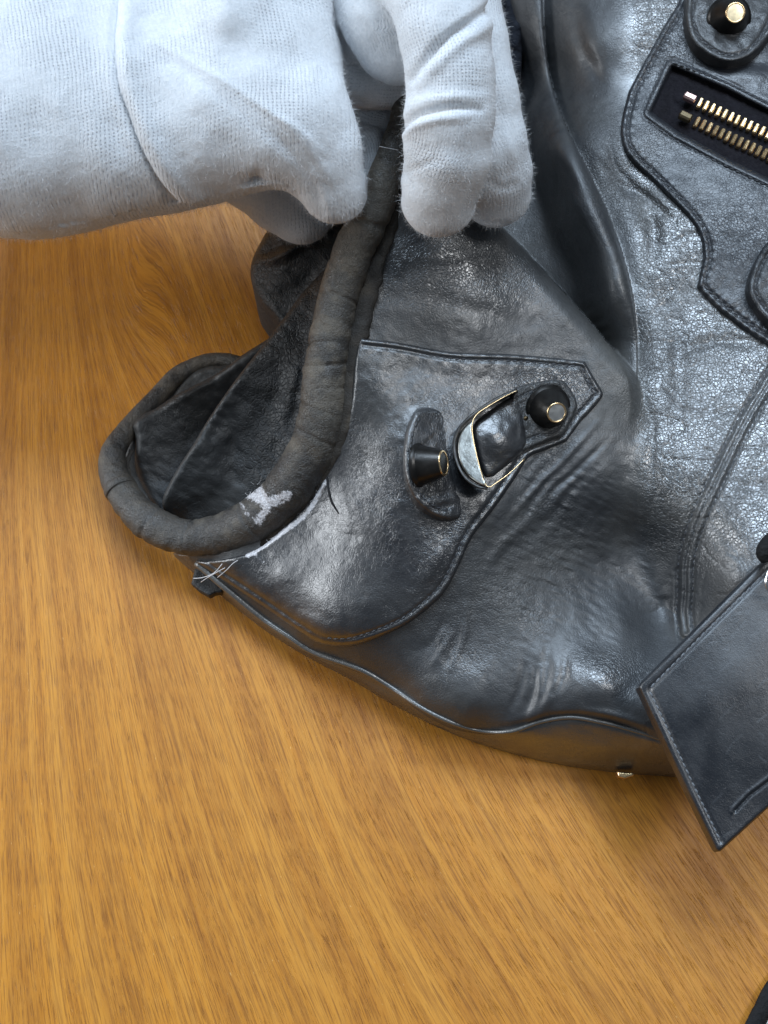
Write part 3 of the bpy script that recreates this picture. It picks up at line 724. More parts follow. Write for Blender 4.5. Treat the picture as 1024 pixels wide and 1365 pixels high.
# ------------------------------------------------------------------ buckle on the corner
def patch_top(x, y, add=0.0): return patch_h(x, y)+add
BK = float(patch_h(np.array([650.]), np.array([590.]))[0])
def stud(name, x, y, h, axis, rb, rt, hh, capmat, rimmat, label=None):
    """truncated cone; axis in world"""
    c = P(x, y, h); ax = Vector(axis).normalized(); q = ax.to_track_quat('Z', 'Y')
    prof = [(rb*1.12, -0.6), (rb*1.12, 0.25), (rb, 0.5), (rb*0.985, 0.9), (rt*1.09, hh-0.35), (rt*1.03, hh-0.02)]
    seg = 40; V = []; F = []
    for r, z in prof:
        for k in range(seg):
            a = 2*math.pi*k/seg; V.append(np.array(q @ Vector((r*math.cos(a), r*math.sin(a), z)))*MM+c)
    for i in range(len(prof)-1):
        for k in range(seg): F.append((i*seg+k, i*seg+(k+1) % seg, (i+1)*seg+(k+1) % seg, (i+1)*seg+k))
    s = mk(name, V, F, M_dark_metal, bag, label=label)
    V = []; F = []; prof = [(rt*1.03, hh-0.1), (rt*1.03, hh+0.10), (rt*0.97, hh+0.22), (rt*0.86, hh+0.22), (rt*0.84, hh+0.10)]
    for r, z in prof:
        for k in range(seg):
            a = 2*math.pi*k/seg; V.append(np.array(q @ Vector((r*math.cos(a), r*math.sin(a), z)))*MM+c)
    for i in range(len(prof)-1):
        for k in range(seg): F.append((i*seg+k, i*seg+(k+1) % seg, (i+1)*seg+(k+1) % seg, (i+1)*seg+k))
    mk('rim', V, F, rimmat, s)
    V = []; F = []
    for r, z in [(rt*0.85, hh+0.08), (rt*0.5, hh+0.13), (rt*0.05, hh+0.15)]:
        for k in range(seg):
            a = 2*math.pi*k/seg; V.append(np.array(q @ Vector((r*math.cos(a), r*math.sin(a), z)))*MM+c)
    for i in range(2):
        for k in range(seg): F.append((i*seg+k, i*seg+(k+1) % seg, (i+1)*seg+(k+1) % seg, (i+1)*seg+k))
    F.append(tuple(2*seg+k for k in range(seg)))
    mk('cap', V, F, capmat, s)
    return s
# pointed strap with first stud
STRAP = smoothcorner([(676,520),(713,509),(746,505),(758,513),(771,538),(768,548),(752,581),(736,585),(704,598),(690,606)])
def strap_h(x, y):
    d, s = sdist(x, y, crom([(690,530),(715,521),(742,517),(757,537),(744,572),(715,582),(698,588)], 5), 12)
    return body_h(x, y)+2.7-0.4*np.exp(-(d/2.0)**2)*(np.abs(d) < 11)+0.2*fnoise(x, y, 14, 2, 71)+0.015*np.maximum(0, 720-x)
st = sheet('pointed_strap', STRAP, strap_h, M_gloss, bag, step=1.5, thick=2.2, rnd=3.5, rdrop=0.8, attrs={'crack': lambda x, y: 0.6+0*x, 'wear': lambda x, y: 0.35+0*x})
stitches(crom([(690,530),(715,521),(742,517),(757,537),(744,572),(715,582),(698,588)], 6), strap_h, st, pitch=7.5, r=0.30, lift=0.0)
stud('stud', 731, 545, float(strap_h(np.array([731.]), np.array([545.]))[0])+0.2, (0.22, -0.56, 0.80), 5.7, 2.7, 6.2, M_cap, M_brass)
# eyelet hole
tube('eyelet', [(700,557,BK+3.6,3.2),(702,558,BK+3.9,3.2)], M_brass_dark, bag, seg=12, n=3)
# strap passing through the keeper: convex glossy loop
LOOP = smoothcorner([(628,566),(655,545),(690,523),(697,545),(702,570),(703,597),(680,617),(651,641),(640,625),(632,592)])
def loop_h(x, y):
    u, v = rot(x-668, y-583, -28)
    return body_h(x, y)+3.0+2.7*np.exp(-(u/30)**2)*np.exp(-(v/34)**2)+0.05*fnoise(x, y, 12, 2, 75)
lp = sheet('strap_loop', LOOP, loop_h, M_loop, bag, step=1.5, thick=3.5, rnd=8, rdrop=1.8, attrs={'wear': lambda x, y: 0.15+0*x})
# keeper: dark outer band, pale crescent face, thin bright arms
def band(name, pts, mat, parent, w=3.0, th=0.5, label=None):
    """strip standing on edge: pts rows x, y, h_top; w mm tall, th mm thick"""
    c = crom(pts, 8); T = np.gradient(c[:, :2], axis=0); T /= np.linalg.norm(T, axis=1)[:, None]+1e-9
    N_ = np.stack([T[:, 1], -T[:, 0]], 1); q = th/0.2/2
    a = c[:, :2]+N_*q; b = c[:, :2]-N_*q; k = len(c); b_ = 0.12
    rows = [P(b[:, 0], b[:, 1], c[:, 2]-w), P(b[:, 0], b[:, 1], c[:, 2]-b_), P(c[:, 0]-N_[:, 0]*q*0.6, c[:, 1]-N_[:, 1]*q*0.6, c[:, 2]), P(c[:, 0]+N_[:, 0]*q*0.6, c[:, 1]+N_[:, 1]*q*0.6, c[:, 2]), P(a[:, 0], a[:, 1], c[:, 2]-b_), P(a[:, 0], a[:, 1], c[:, 2]-w)]
    V = np.vstack(rows); F = []
    for r in range(5):
        for i in range(k-1): F.append((r*k+i, r*k+i+1, (r+1)*k+i+1, (r+1)*k+i))
    F.append(tuple(r*k for r in range(6))); F.append(tuple(r*k+k-1 for r in range(5, -1, -1)))
    return mk(name, V, F, mat, parent, label=label)
kz = BK+6.0
CRES = np.vstack([crom([(631,560),(620,568),(612,582),(610,600),(614,618),(624,634),(636,643),(647,648)], 5), crom([(648,643),(640,622),(633,592),(629,572)], 5)])
kf = sheet('strap_keeper', CRES, lambda x, y: kz+0.9-0.06*(640-x), M_nickel, bag, step=1.2, thick=1.0, rnd=1.6, rdrop=0.25, bottom=True, label='pale metal keeper ring')
band('keeper_wall', [(690,520,kz+0.5),(672,527,kz+0.8),(650,539,kz+1.0),(628,555,kz+0.6),(612,572,kz-0.2),(606,590,kz-0.6),(609,615,kz-0.6),(620,636,kz-0.2),(636,648,kz+0.2),(650,651,kz+0.5)], M_dark_metal, kf, w=6.5, th=0.9)  # darker metal on this side stands in for its dark reflection
band('keeper_edge', [(690,520,kz+0.6),(672,529,kz+1.1),(650,542,kz+1.5),(636,552,kz+1.6),(630,563,kz+1.6),(630,578,kz+1.5),(634,600,kz+1.4),(640,624,kz+1.3),(646,643,kz+1.2),(652,649,kz+1.2),(661,644,kz+1.1),(680,630,kz+0.8),(700,611,kz+0.3)], M_brass, kf, w=0.9, th=0.24)
# rounded tab with second stud, leaning right
TAB = smoothcorner([(554,544),(566,542),(582,543),(604,545),(622,548),(622,560),(621,575),(621,600),(622,628),(623,650),(620,672),(618,692),(595,696),(570,684),(551,666),(539,638),(537,605),(541,570)])
def tab_h(x, y):
    b = body_h(np.array([578.]), np.array([620.]))[0]
    lean = (590-x)*0.11
    ridges = 0.45*np.sin((y-640)/3.6+0.05*(x-580))*np.exp(-((y-668)/15)**2)*np.exp(-((x-592)/20)**2)
    return 0.5*body_h(x, y)+0.5*b+2.6+lean+ridges+0.10*fnoise(x, y, 13, 2, 81)
tabo = sheet('rounded_tab', TAB, tab_h, M_loop, bag, step=1.5, thick=9, rnd=8, rdrop=2.6, attrs={'crack': lambda x, y: 0.6+0*x, 'wear': lambda x, y: 0.15+0*x})
stitches(crom([(560,556),(551,575),(547,605),(550,635),(560,658),(578,674),(600,682)], 6), lambda x, y: tab_h(x, y), tabo, pitch=7.5, r=0.30, lift=0.1)
stud('stud', 560, 620, float(tab_h(np.array([560.]), np.array([620.]))[0])+0.8, (0.93, -0.08, 0.42), 5.2, 3.3, 6.6, M_dark_metal, M_brass, label='dark stud leaning right')

# ------------------------------------------------------------------ pocket panel, zip, strap ends
POL = np.vstack([crom(POCKET_EDGE[:5], 5), crom(POCKET_EDGE[5:13], 6), crom(POCKET_EDGE[13:], 5), [(1250,560),(1250,-140),(950,-140)]])
PKS = offset_line(crom(POCKET_EDGE, 6), 9)
ZIPS = np.vstack([ZIP, ZIP[:1]])
def zip_in(x, y):
    d, s = sdist(x, y, ZIPS, 60); ins = inpoly(np.asarray(x, float), np.asarray(y, float), ZIP)
    return np.where(ins, -np.abs(d), np.abs(d))
def pocket_h(x, y):
    d, s = sdist(x, y, PKS, 14)
    h = body_h(x, y, False)+1.5-0.5*np.exp(-(d/2.4)**2)*(np.abs(d) < 13)
    h = h+0.14*np.exp(-((np.abs(d)-4)/3)**2)*np.sin(s*170*2.2)*(np.abs(d) < 13)
    z = zip_in(x, y)
    h = h-2.2*(1-sstep(-3, 1.5, z))+0.5*np.exp(-((z-6)/5)**2)-0.45*np.exp(-((z-10)/1.8)**2)
    u, v = rot(x-960, y-90, -25)
    h = h+0.7*np.exp(-((x-985)/50)**2-((y-100)/12)**2)-0.5*np.exp(-((x-985)/50)**2-((y-84)/8)**2)
    return h+0.12*fnoise(x, y, 45, 2, 91)+0.04*fnoise(x, y, 12, 2, 93)
pk = sheet('pocket_panel', POL, pocket_h, M_gloss, bag, step=2.0, thick=1.8, rnd=6, rdrop=1.0, attrs={'crack': lambda x, y: 0.25+0*x, 'wear': lambda x, y: 0.2*np.exp(-((x-860)/30)**2-((y-200)/30)**2)})
stitches(PKS, pocket_h, pk, pitch=8.8, r=0.36, lift=0.05)
ZO = np.array([(888,80),(971,112),(1045,150)], float); stitches(crom(ZO, 8), pocket_h, pk, pitch=9, r=0.34, lift=0.05)
ZO = np.array([(1045,258),(973,224),(903,189),(858,157)], float); stitches(crom(ZO, 8), pocket_h, pk, pitch=9, r=0.34, lift=0.05)
ZO = np.array([(862,148),(872,118),(886,84)], float); stitches(crom(ZO, 8), pocket_h, pk, pitch=9, r=0.34, lift=0.05)
def tape_h(x, y): return body_h(x, y, False)+0.3+0.1*fnoise(x, y, 9, 2, 95)-0.3
def zmid(x, y):  # the gap between both rows
    return sdist(x, y, [(900,138),(1130,248)], 30)[0]
zp = sheet('zipper', ZIP, lambda x, y: tape_h(x, y)-0.3*np.exp(-((zmid(x, y))/3.5)**2), M_tape, bag, step=1.8, thick=0.6, rnd=0)
def tooth_mesh(name, mat, ch=0.28):
    # rounded bar along Y: length 2, width 2, height 2 in unit space
    V = []; F = []
    prof = [(-1, 0.55), (-0.82, 0.95), (0.82, 0.95), (1, 0.55)]
    sec = [(-1, -1), (1, -1), (1, 0.5), (0.55, 1), (-0.55, 1), (-1, 0.5)]
    for y, s in prof:
        for x, z in sec: V.append((x*s, y, z*(s if z > 0 else 1)))
    k = len(sec)
    for i in range(3):
        for j in range(k): F.append((i*k+j, i*k+(j+1) % k, (i+1)*k+(j+1) % k, (i+1)*k+j))
    F.append(tuple(range(k-1, -1, -1))); F.append(tuple(3*k+j for j in range(k)))
    me = bpy.data.meshes.new(name); me.from_pydata(V, [], F); me.materials.append(mat); return me
TM = tooth_mesh('zipper_tooth', M_brass)
def bar(name, me, x, y, h, dxy, length, width, height, parent, roll=0.0):
    a = P(x, y, h); b = P(x+dxy[0], y+dxy[1], h); d = Vector(b-a)
    o = link(bpy.data.objects.new(name, me)); o.parent = parent; o.location = a-wpos(parent)
    e = d.to_track_quat('Y', 'Z').to_euler(); e.rotate_axis('Y', roll); o.rotation_euler = e
    o.scale = (width/2*MM, length/2*MM, height/2*MM); return o
zh = float(tape_h(np.array([980.]), np.array([170.]))[0])
for i in range(13):
    x, y = 933+8.3*i, 138+3.8*i; bar('zipper_tooth', TM, x, y, float(tape_h(np.array([x]), np.array([y]))[0])+0.9, (-4.7, 9), 3.9, 1.35, 1.4, zp, random.uniform(-0.06, 0.06)+0.1)
for i in range(13):
    x, y = 929+8.2*i, 163+3.85*i; bar('zipper_tooth', TM, x, y, float(tape_h(np.array([x]), np.array([y]))[0])+0.7, (-4.7, 9), 3.9, 1.3, 1.4, zp, random.uniform(-0.06, 0.06)-0.25)
TS = tooth_mesh('zipper_stop', M_copper); TS2 = tooth_mesh('zipper_stop', M_brass_dark)
bar('zipper_stop', TS, 920, 130, zh+1.1, (9, 4.3), 3.9, 2.7, 1.7, zp)
o = bar('zipper_stop', TS2, 914, 155, zh+0.9, (9, 4.3), 3.9, 2.7, 1.7, zp)

def strapend(name, poly, hadd, stline, wear=0.1):
    def hf(x, y):
        d, s = sdist(x, y, stline, 12)
        return body_h(x, y, False)+hadd-0.5*np.exp(-(d/2.2)**2)*(np.abs(d) < 11)+0.2*fnoise(x, y, 20, 2, 97)
    o = sheet(name, poly, hf, M_gloss, bag, step=1.7, thick=4.0, rnd=6, rdrop=1.3, attrs={'wear': lambda x, y: wear+0*x, 'crack': lambda x, y: 0.3+0*x})
    stitches(stline, hf, o, pitch=8.8, r=0.36, lift=0.05)
    return hf
SE1 = np.vstack([crom([(925,-140),(917,-60),(915,0),(914,27),(922,54),(941,72),(966,83),(993,79),(1012,66),(1026,48),(1050,0),(1060,-140)], 6)])
SL1 = crom([(926,-20),(925,0),(924,25),(931,48),(947,63),(967,73),(990,70),(1006,58),(1020,38),(1032,10)], 6)
hf1 = strapend('strap_end', SE1, 5.5, SL1, 0.25)
stud('stud', 972, 24, float(hf1(np.array([972.]), np.array([24.]))[0])+0.2, (-0.02, -0.52, 0.85), 6.0, 2.9, 6.5, M_capb, M_brass, label='stud with worn brass cap')
SE2 = np.vstack([crom([(1250,240),(1060,300),(1026,320),(1006,349),(997,381),(1004,405),(1026,430),(1060,450),(1250,500)], 6)])
SL2 = crom([(1060,312),(1031,332),(1014,357),(1007,381),(1013,400),(1032,420),(1060,438)], 6)
strapend('strap_end', SE2, 5.0, SL2)
# twin stitch rows on the front panel seam
for off in (10, -10):
    stitches(offset_line(SEAM, off), lambda x, y: body_h(x, y), front, pitch=8.6, r=0.36, lift=0.0)

# ------------------------------------------------------------------ leather tag
tag_loc = tuple(P(955, 950, 46))
tag = root('leather_tag', tag_loc, 'black leather tag with pale edge stitching lying over the front of the bag', 'tag')
TG = np.array([(850,914),(940,824),(1024,740),(1120,650),(1250,850),(1120,995),(1024,1077),(957,1138),(912,1046),(868,952)], float)
TT = TPS([(850,914,44),(1024,740,53),(957,1138,41),(1024,1077,44),(950,950,48),(1120,650,56),(1250,850,54),(912,1046,42),(1120,995,50)])
TGs = np.vstack([[b+(a-b)*0.05, b*0.96+(a+c)*0.02, b+(c-b)*0.05] for a, b, c in zip(np.roll(TG, 1, 0), TG, np.roll(TG, -1, 0))])
def inset_poly(p, d):
    p = np.asarray(p, float); L = np.vstack([p[-1:], p, p[:1]]); T = L[2:]-L[:-2]; T /= np.linalg.norm(T, axis=1)[:, None]; return p+np.stack([-T[:, 1], T[:, 0]], 1)*d
TIN = np.array([(867,917),(940,843),(1024,760),(1100,684)], float); TIN2 = np.array([(866,921),(880,950),(923,1043),(961,1122)], float); TIN3 = np.array([(966,1120),(1024,1062),(1100,992)], float)
SLIT = np.array([(980,1081),(1000,1060),(1024,1042),(1060,1010)], float)
def tag_h(x, y):
    h = TT(x, y)+0.12*fnoise(x, y, 90, 2, 101)
    for l in (TIN, TIN2):
        d, _ = sdist(x, y, l, 14); h = h-0.42*np.exp(-(d/2.6)**2)*(np.abs(d) < 13)
    d, _ = sdist(x, y, SLIT, 14); h = h-0.8*np.exp(-(d/1.8)**2)*(np.abs(d) < 13)+0.3*np.exp(-((d-4)/2.5)**2)*(np.abs(d) < 13)
    return h
def scratch(x, y):
    r = 0*x
    for i in range(24):
        g = np.random.default_rng(100+i); cx, cy = g.uniform(870, 1040), g.uniform(780, 1110); a = g.uniform(0, 3.14) if i % 4 == 0 else g.normal(2.35, 0.12); l = g.uniform(8, 38)
        d, s = sdist(x, y, crom([(cx, cy), (cx+l/2*math.cos(a)+g.uniform(-3, 3), cy+l/2*math.sin(a)), (cx+l*math.cos(a), cy+l*math.sin(a))], 3), 8)
        r = r+g.uniform(0.25, 0.6)*np.exp(-(d/1.0)**2)*(np.abs(d) < 7)
    return np.clip(r, 0, 1)
tp = sheet('tag_body', TGs, tag_h, M_tag, tag, step=1.7, thick=3.2, rnd=5, rdrop=0.9, bottom=True, attrs={'wear': scratch})
stitches(crom(TIN, 10), tag_h, tp, mat=M_thread_l, pitch=9.5, r=0.34, lift=-0.05)
stitches(crom(TIN2, 10), tag_h, tp, mat=M_thread_l, pitch=9.5, r=0.30, lift=-0.05)
tube('tag_knot', [(1040,715,58,9),(1030,722,58,13),(1020,736,57,12),(1022,748,56,8)], M_cord, tag, seg=14, n=6)
tube('tag_ring', [(1034,752,56.5,2),(1024,762,57.5,2.2),(1021,776,57.5,2.2),(1026,788,56.5,2),(1036,792,56,2)], M_silver, tag, seg=10, n=6)

# ------------------------------------------------------------------ cord at the lower right
cord_loc = tuple(P(1015, 1345, 0))
cord = root('black_cord', cord_loc, 'black cord end with pale edge lying on the table at the lower right', 'cord')
tube('cord_body', [(985,1420,2,12),(1003,1373,2.2,11.5),(1016,1347,2.2,11.5),(1032,1318,2.2,12),(1080,1260,2.2,12),(1150,1190,2.2,12)], M_cord, cord, seg=18, n=16, flat=0.6, disp=lambda s, A: 0.04*vnoise(s+0*A, np.cos(A), 0.9, 2))
tube('cord_edge', [(998,1424,1.6,1.6),(1017,1376,1.6,1.6),(1030,1350,1.6,1.6),(1046,1322,1.6,1.6),(1095,1264,1.6,1.6)], M_white_fibre, cord, seg=8, n=10)

# ------------------------------------------------------------------ gloved hand (one continuous surface grown from a distance field)
def surface_nets(F, org, h):
    nx, ny, nz = F.shape; neg = F < 0
    c = np.zeros((nx-1, ny-1, nz-1), np.int8)
    for a in (0, 1):
        for b in (0, 1):
            for d in (0, 1): c += neg[a:nx-1+a, b:ny-1+b, d:nz-1+d]
    act = (c > 0) & (c < 8); ci, cj, ck = np.nonzero(act); n = len(ci)
    idx = -np.ones(act.shape, np.int64); idx[act] = np.arange(n)
    acc = np.zeros((n, 3)); cnt = np.zeros(n)
    cor = [(a, b, d) for a in (0, 1) for b in (0, 1) for d in (0, 1)]
    for p in cor:
        for ax in range(3):
            if p[ax] == 1: continue
            q = list(p); q[ax] = 1
            f0 = F[ci+p[0], cj+p[1], ck+p[2]]; f1 = F[ci+q[0], cj+q[1], ck+q[2]]
            m = (f0 < 0) != (f1 < 0); t = np.where(m, f0/(f0-f1+1e-20), 0)
            pt = np.stack([ci+p[0], cj+p[1], ck+p[2]], 1).astype(float); pt[:, ax] += t
            acc[m] += pt[m]; cnt[m] += 1
    V = acc/cnt[:, None]*h+org
    Q = []
    for ax in range(3):
        sl0 = [slice(None)]*3; sl1 = [slice(None)]*3; sl0[ax] = slice(0, -1); sl1[ax] = slice(1, None)
        a = neg[tuple(sl0)]; b = neg[tuple(sl1)]
        i, j, k = np.nonzero(a != b); g = [i, j, k]; o1, o2 = [(1, 2), (2, 0), (0, 1)][ax]
        ok = (g[o1] > 0) & (g[o2] > 0) & (g[o1] < F.shape[o1]-1) & (g[o2] < F.shape[o2]-1)
        g = [q[ok] for q in g]; inside = a[g[0], g[1], g[2]]
        def cell(d1, d2):
            q = [x.copy() for x in g]; q[o1] -= d1; q[o2] -= d2; return idx[q[0], q[1], q[2]]
        f = np.stack([cell(1, 1), cell(0, 1), cell(0, 0), cell(1, 0)], 1)
        f[~inside] = f[~inside][:, ::-1]; Q.append(f)
    return V, np.vstack(Q)

# group, z flattening, smooth k inside group, rows x, y, height, radius (plan px)
CH = [
 ('palm', 0.62, 7.0, [(-300,70,72,250),(-60,85,76,243),(60,95,78,236),(150,95,80,214),(215,105,82,182),(270,130,84,150)]),
 ('palm', 0.80, 7.0, [(250,20,88,150),(330,10,94,112),(372,-40,98,100)]),
 ('palm', 0.75, 7.0, [(250,120,84,150),(330,130,90,108),(385,165,90,84),(425,205,86,56),(444,248,80,42),(448,262,78,37)]),
 ('palm', 0.9, 7.0, [(330,60,92,110),(372,70,92,72)]),
 ('low', 0.8, 4.0, [(250,180,60,60),(335,215,58,62),(382,262,54,52),(402,286,52,42)]),
 ('side', 0.9, 2.0, [(530,-130,96,60),(492,-10,93,44),(468,60,88,30),(449,108,80,17)]),
 ('base', 0.8, 2.0, [(430,-160,98,90),(500,-60,100,80),(528,20,98,76),(533,54,95,62)]),
 ('front', 0.9, 2.5, [(480,-150,108,80),(560,-60,113,76),(584,0,113,63),(592,45,111,60),(599,100,107,58),(600,160,102,59.5),(597,205,96,57),(588,240,90,53.5),(585,266,85,51)]),
 ('rear', 0.9, 2.5, [(560,-120,98,60),(605,-20,98,58),(622,60,95,54),(635,130,90,53),(648,190,84,53),(657,230,77,50),(661,258,71,46)]),
 ('curl', 0.9, 2.0, [(400,60,80,45),(455,108,81,36),(505,112,80,33),(545,118,78,30)]),
 ('curl2', 0.9, 2.0, [(430,140,70,34),(480,155,70,30),(512,160,70,19)]),
 ('curl3', 0.9, 2.0, [(430,190,66,40),(482,198,68,32),(496,226,68,22),(482,258,66,18)]),
]
def chain_mm(rows):
    a = np.array(rows, float); return P(a[:, 0], a[:, 1], a[:, 2])/MM, a[:, 3]*pxmm(a[:, 0], a[:, 1], a[:, 2])/MM
def build_hand():
    vox = 0.64
    pts = np.vstack([chain_mm(c[3])[0] for c in CH]); rr = np.concatenate([chain_mm(c[3])[1] for c in CH])
    lo = np.array([-142, (pts[:, 1]-rr).min()-2, 22]); hi = np.array([(pts[:, 0]+rr).max()+2, min((pts[:, 1]+rr).max()+2, 158), 130])
    n = ((hi-lo)/vox).astype(int)+1
    ax = [lo[i]+np.arange(n[i])*vox for i in range(3)]
    X, Y, Z = [g.astype(np.float32) for g in np.meshgrid(*ax, indexing='ij')]
    def dist(x, y, z, ch):
        _, zs, k, rows = ch; C, R = chain_mm(rows); best = None
        for i in range(len(C)-1):
            a, b = C[i], C[i+1]; zc = (a[2]+b[2])/2
            a = np.array([a[0], a[1], a[2]]); d = b-a; d2 = d.copy(); d2[2] /= zs
            px = x-a[0]; py = y-a[1]; pz = (z-a[2])/zs; l2 = (d2**2).sum()
            t = np.clip((px*d2[0]+py*d2[1]+pz*d2[2])/l2, 0, 1)
            f = np.sqrt((px-t*d2[0])**2+(py-t*d2[1])**2+(pz-t*d2[2])**2)-(R[i]+t*(R[i+1]-R[i]))
            f = f*zs if zs < 1 else f
            best = f if best is None else smin(best, f, k*0.5)
        return best
    def smin(a, b, k):
        h = np.maximum(k-np.abs(a-b), 0)/k; return np.minimum(a, b)-h*h*k*0.25
    groups = {}
    for ch in CH:
        f = dist(X, Y, Z, ch); g = ch[0]
        groups[g] = smin(groups[g], f, ch[2]) if g in groups else f
    F = None
    for g, f in groups.items(): F = f if F is None else smin(F, f, 0.9)
    edge = (lo[0]+3-X); F = np.maximum(F, edge)
    F[:, :, 0] = F[:, :, -1] = 5; F[0] = 5; F[-1] = 5; F[:, 0] = 5; F[:, -1] = 5
    V, Q = surface_nets(F, lo, vox)
    gr = np.stack(np.gradient(F, vox), -1)
    gi = np.clip(((V-lo)/vox).round().astype(int), 0, np.array(F.shape)-1)
    Nn = gr[gi[:, 0], gi[:, 1], gi[:, 2]]; Nn /= np.linalg.norm(Nn, axis=1)[:, None]+1e-9
    # keep biggest piece only
    # light smoothing
    E = np.vstack([Q[:, [0, 1]], Q[:, [1, 2]], Q[:, [2, 3]], Q[:, [3, 0]]])
    for it in range(9):
        s = np.zeros_like(V); c = np.zeros(len(V))
        np.add.at(s, E[:, 0], V[E[:, 1]]); np.add.at(c, E[:, 0], 1)
        V = V*0.45+0.55*s/np.maximum(c, 1)[:, None]
    x, y = proj(V*MM); up = Nn[:, 2] > -0.15
    dsp = np.zeros(len(V))
    gl = lambda l, a, w, lim=None: (crom(l, 6), a, w)
    # groups on each vertex
    names = list(groups); D = np.stack([dist(V[:, 0], V[:, 1], V[:, 2], c) for c in CH], 1)
    own = D.argmin(1)
    isg = lambda *g: np.isin(own, [i for i, c in enumerate(CH) if c[0] in g])
    for l, a, w, g in [
      ([(150,-30),(154,0),(151,50),(157,110),(170,150),(187,195),(212,240),(238,272),(262,296)], -1.5, 5.0, ('palm',)),
      ([(166,-30),(172,0),(168,50),(173,105),(186,145),(203,185),(228,228),(256,262),(285,285)], 1.2, 11, ('palm',)),
      ([(120,-20),(125,60),(135,130),(165,200),(200,250)], -0.6, 16, ('palm',)),
      ([(200,55),(235,72),(270,92),(315,120),(355,148),(400,175),(432,205)], 0.55, 5, ('palm',)),
      ([(185,70),(232,88),(266,108),(306,138),(345,170)], -0.2, 6, ('palm',)),
      ([(340,130),(380,165),(415,200),(440,240)], 0.5, 7, ('palm',)), ([(350,170),(385,200),(420,240),(430,280)], -0.7, 8, ('palm',)), ([(395,205),(425,245),(440,285)], 0.6, 6, ('palm',)),
      ([(320,240),(350,255),(380,275)], -1.0, 9, ('palm',)), ([(325,276),(338,256),(345,236)], -1.5, 9, ('palm',)),
      ([(60,60),(90,150),(150,230)], 0.5, 30, ('palm',)), ([(230,20),(300,60),(380,80)], -0.5, 20, ('palm',)), ([(380,20),(410,90),(430,150)], 0.5, 12, ('palm',)),
      ([(660,5),(628,28),(600,46),(572,72),(548,105)], -2.0, 6, ('front',)), ([(668,22),(640,42),(610,62),(580,90),(560,112)], 0.9, 8, ('front',)),
      ([(536,174),(552,156),(580,146),(612,142),(640,146)], -1.5, 4.5, ('front',)), ([(534,186),(556,168),(585,159),(620,156)], 0.8, 6, ('front',)), ([(540,150),(560,136),(600,130),(650,128)], 0.5, 7, ('front',)),
      ([(530,235),(550,225),(580,215)], -0.35, 5, ('front',)), ([(620,290),(628,262),(632,235)], -0.3, 6, ('front',)),
      ([(652,110),(668,160),(672,210)], -0.4, 7, ('rear',)), ([(650,240),(668,250),(690,246)], -0.5, 6, ('rear',)), ([(668,160),(684,210),(690,250)], 0.4, 7, ('rear',)),
      ([(480,30),(500,60),(520,90)], -0.3, 8, ('base',)), ([(505,-10),(480,45),(450,95)], 0.3, 5, ('side',)),
    ]:
        L = crom(l, 6); d, s = sdist(x, y, L, w*3.2); m = isg(*g) & up
        dsp += m*a*np.exp(-(d/w)**2)*(np.abs(d) < w*3.1)*np.sin(np.pi*np.clip(s, 0.04, 0.96))**0.4
    # sleeve side of the long crease sits lower
    L = crom([(150,-60),(154,0),(151,50),(157,110),(170,150),(187,195),(212,240),(238,272),(262,300)], 6)
    d, s = sdist(x, y, L, 260); dsp -= isg('palm')*up*1.1*sstep(6, -10, d)*(d < 250)*(d > -250)*0+0
    dsp += isg('palm')*up*(-1.2*sstep(-3, 3, -d)*np.exp(-np.abs(d)/70)*(np.abs(d) < 255))
    dsp += 0.22*fnoise(x, y, 55, 2, 201)*up+0.03*fnoise(x, y, 9, 2, 205)
    dsp += isg('palm')*0.6*vnoise(x, y, 130, 221)*up
    V = V+Nn*dsp[:, None]
    # weave coordinates (millimetres): across the ribs, along the ribs
    UV = np.zeros((len(V), 2))
    for i, c in enumerate(CH):
        m = own == i
        if not m.any(): continue
        C, R = chain_mm(crom(c[3], 6) if c[0] not in ('palm', 'low') else c[3]); v = V[m]
        if c[0] in ('palm', 'low'):
            wx = v[:, 0]+2.5*np.sin(v[:, 1]/16)+0.10*v[:, 1]; wy = v[:, 1]+2.0*np.sin(v[:, 0]/19)-0.12*v[:, 0]+0.004*(v[:, 0]+30)**2*0.3
            UV[m] = np.stack([wx, wy], 1); continue
        best = np.full(len(v), 1e9); uu = np.zeros(len(v)); vv = np.zeros(len(v)); cum = 0; Rm = R.mean()
        for k in range(len(C)-1):
            a, b = C[k], C[k+1]; dd = b-a; ln = np.linalg.norm(dd); t0 = dd/ln
            s = np.clip((v-a)@t0/ln, 0, 1) if k > 0 else np.minimum((v-a)@t0/ln, 1)
            if k == len(C)-2: s = np.maximum((v-a)@t0/ln, 0)
            r = v-a-np.outer(s*ln, t0); dist2 = (r**2).sum(1)
            zc = np.array([0, 0, 1.0])-t0*t0[2]; zc /= np.linalg.norm(zc); xc = np.cross(t0, zc)
            ang = np.arctan2(r@xc, r@zc); mm = dist2 < best
            best[mm] = dist2[mm]; uu[mm] = (ang*Rm)[mm]; vv[mm] = (cum+s*ln)[mm]; cum += ln
        UV[m] = np.stack([uu+0.5*np.sin(vv/5.0), vv], 1)
    return V*MM, Q, Nn, UV, own

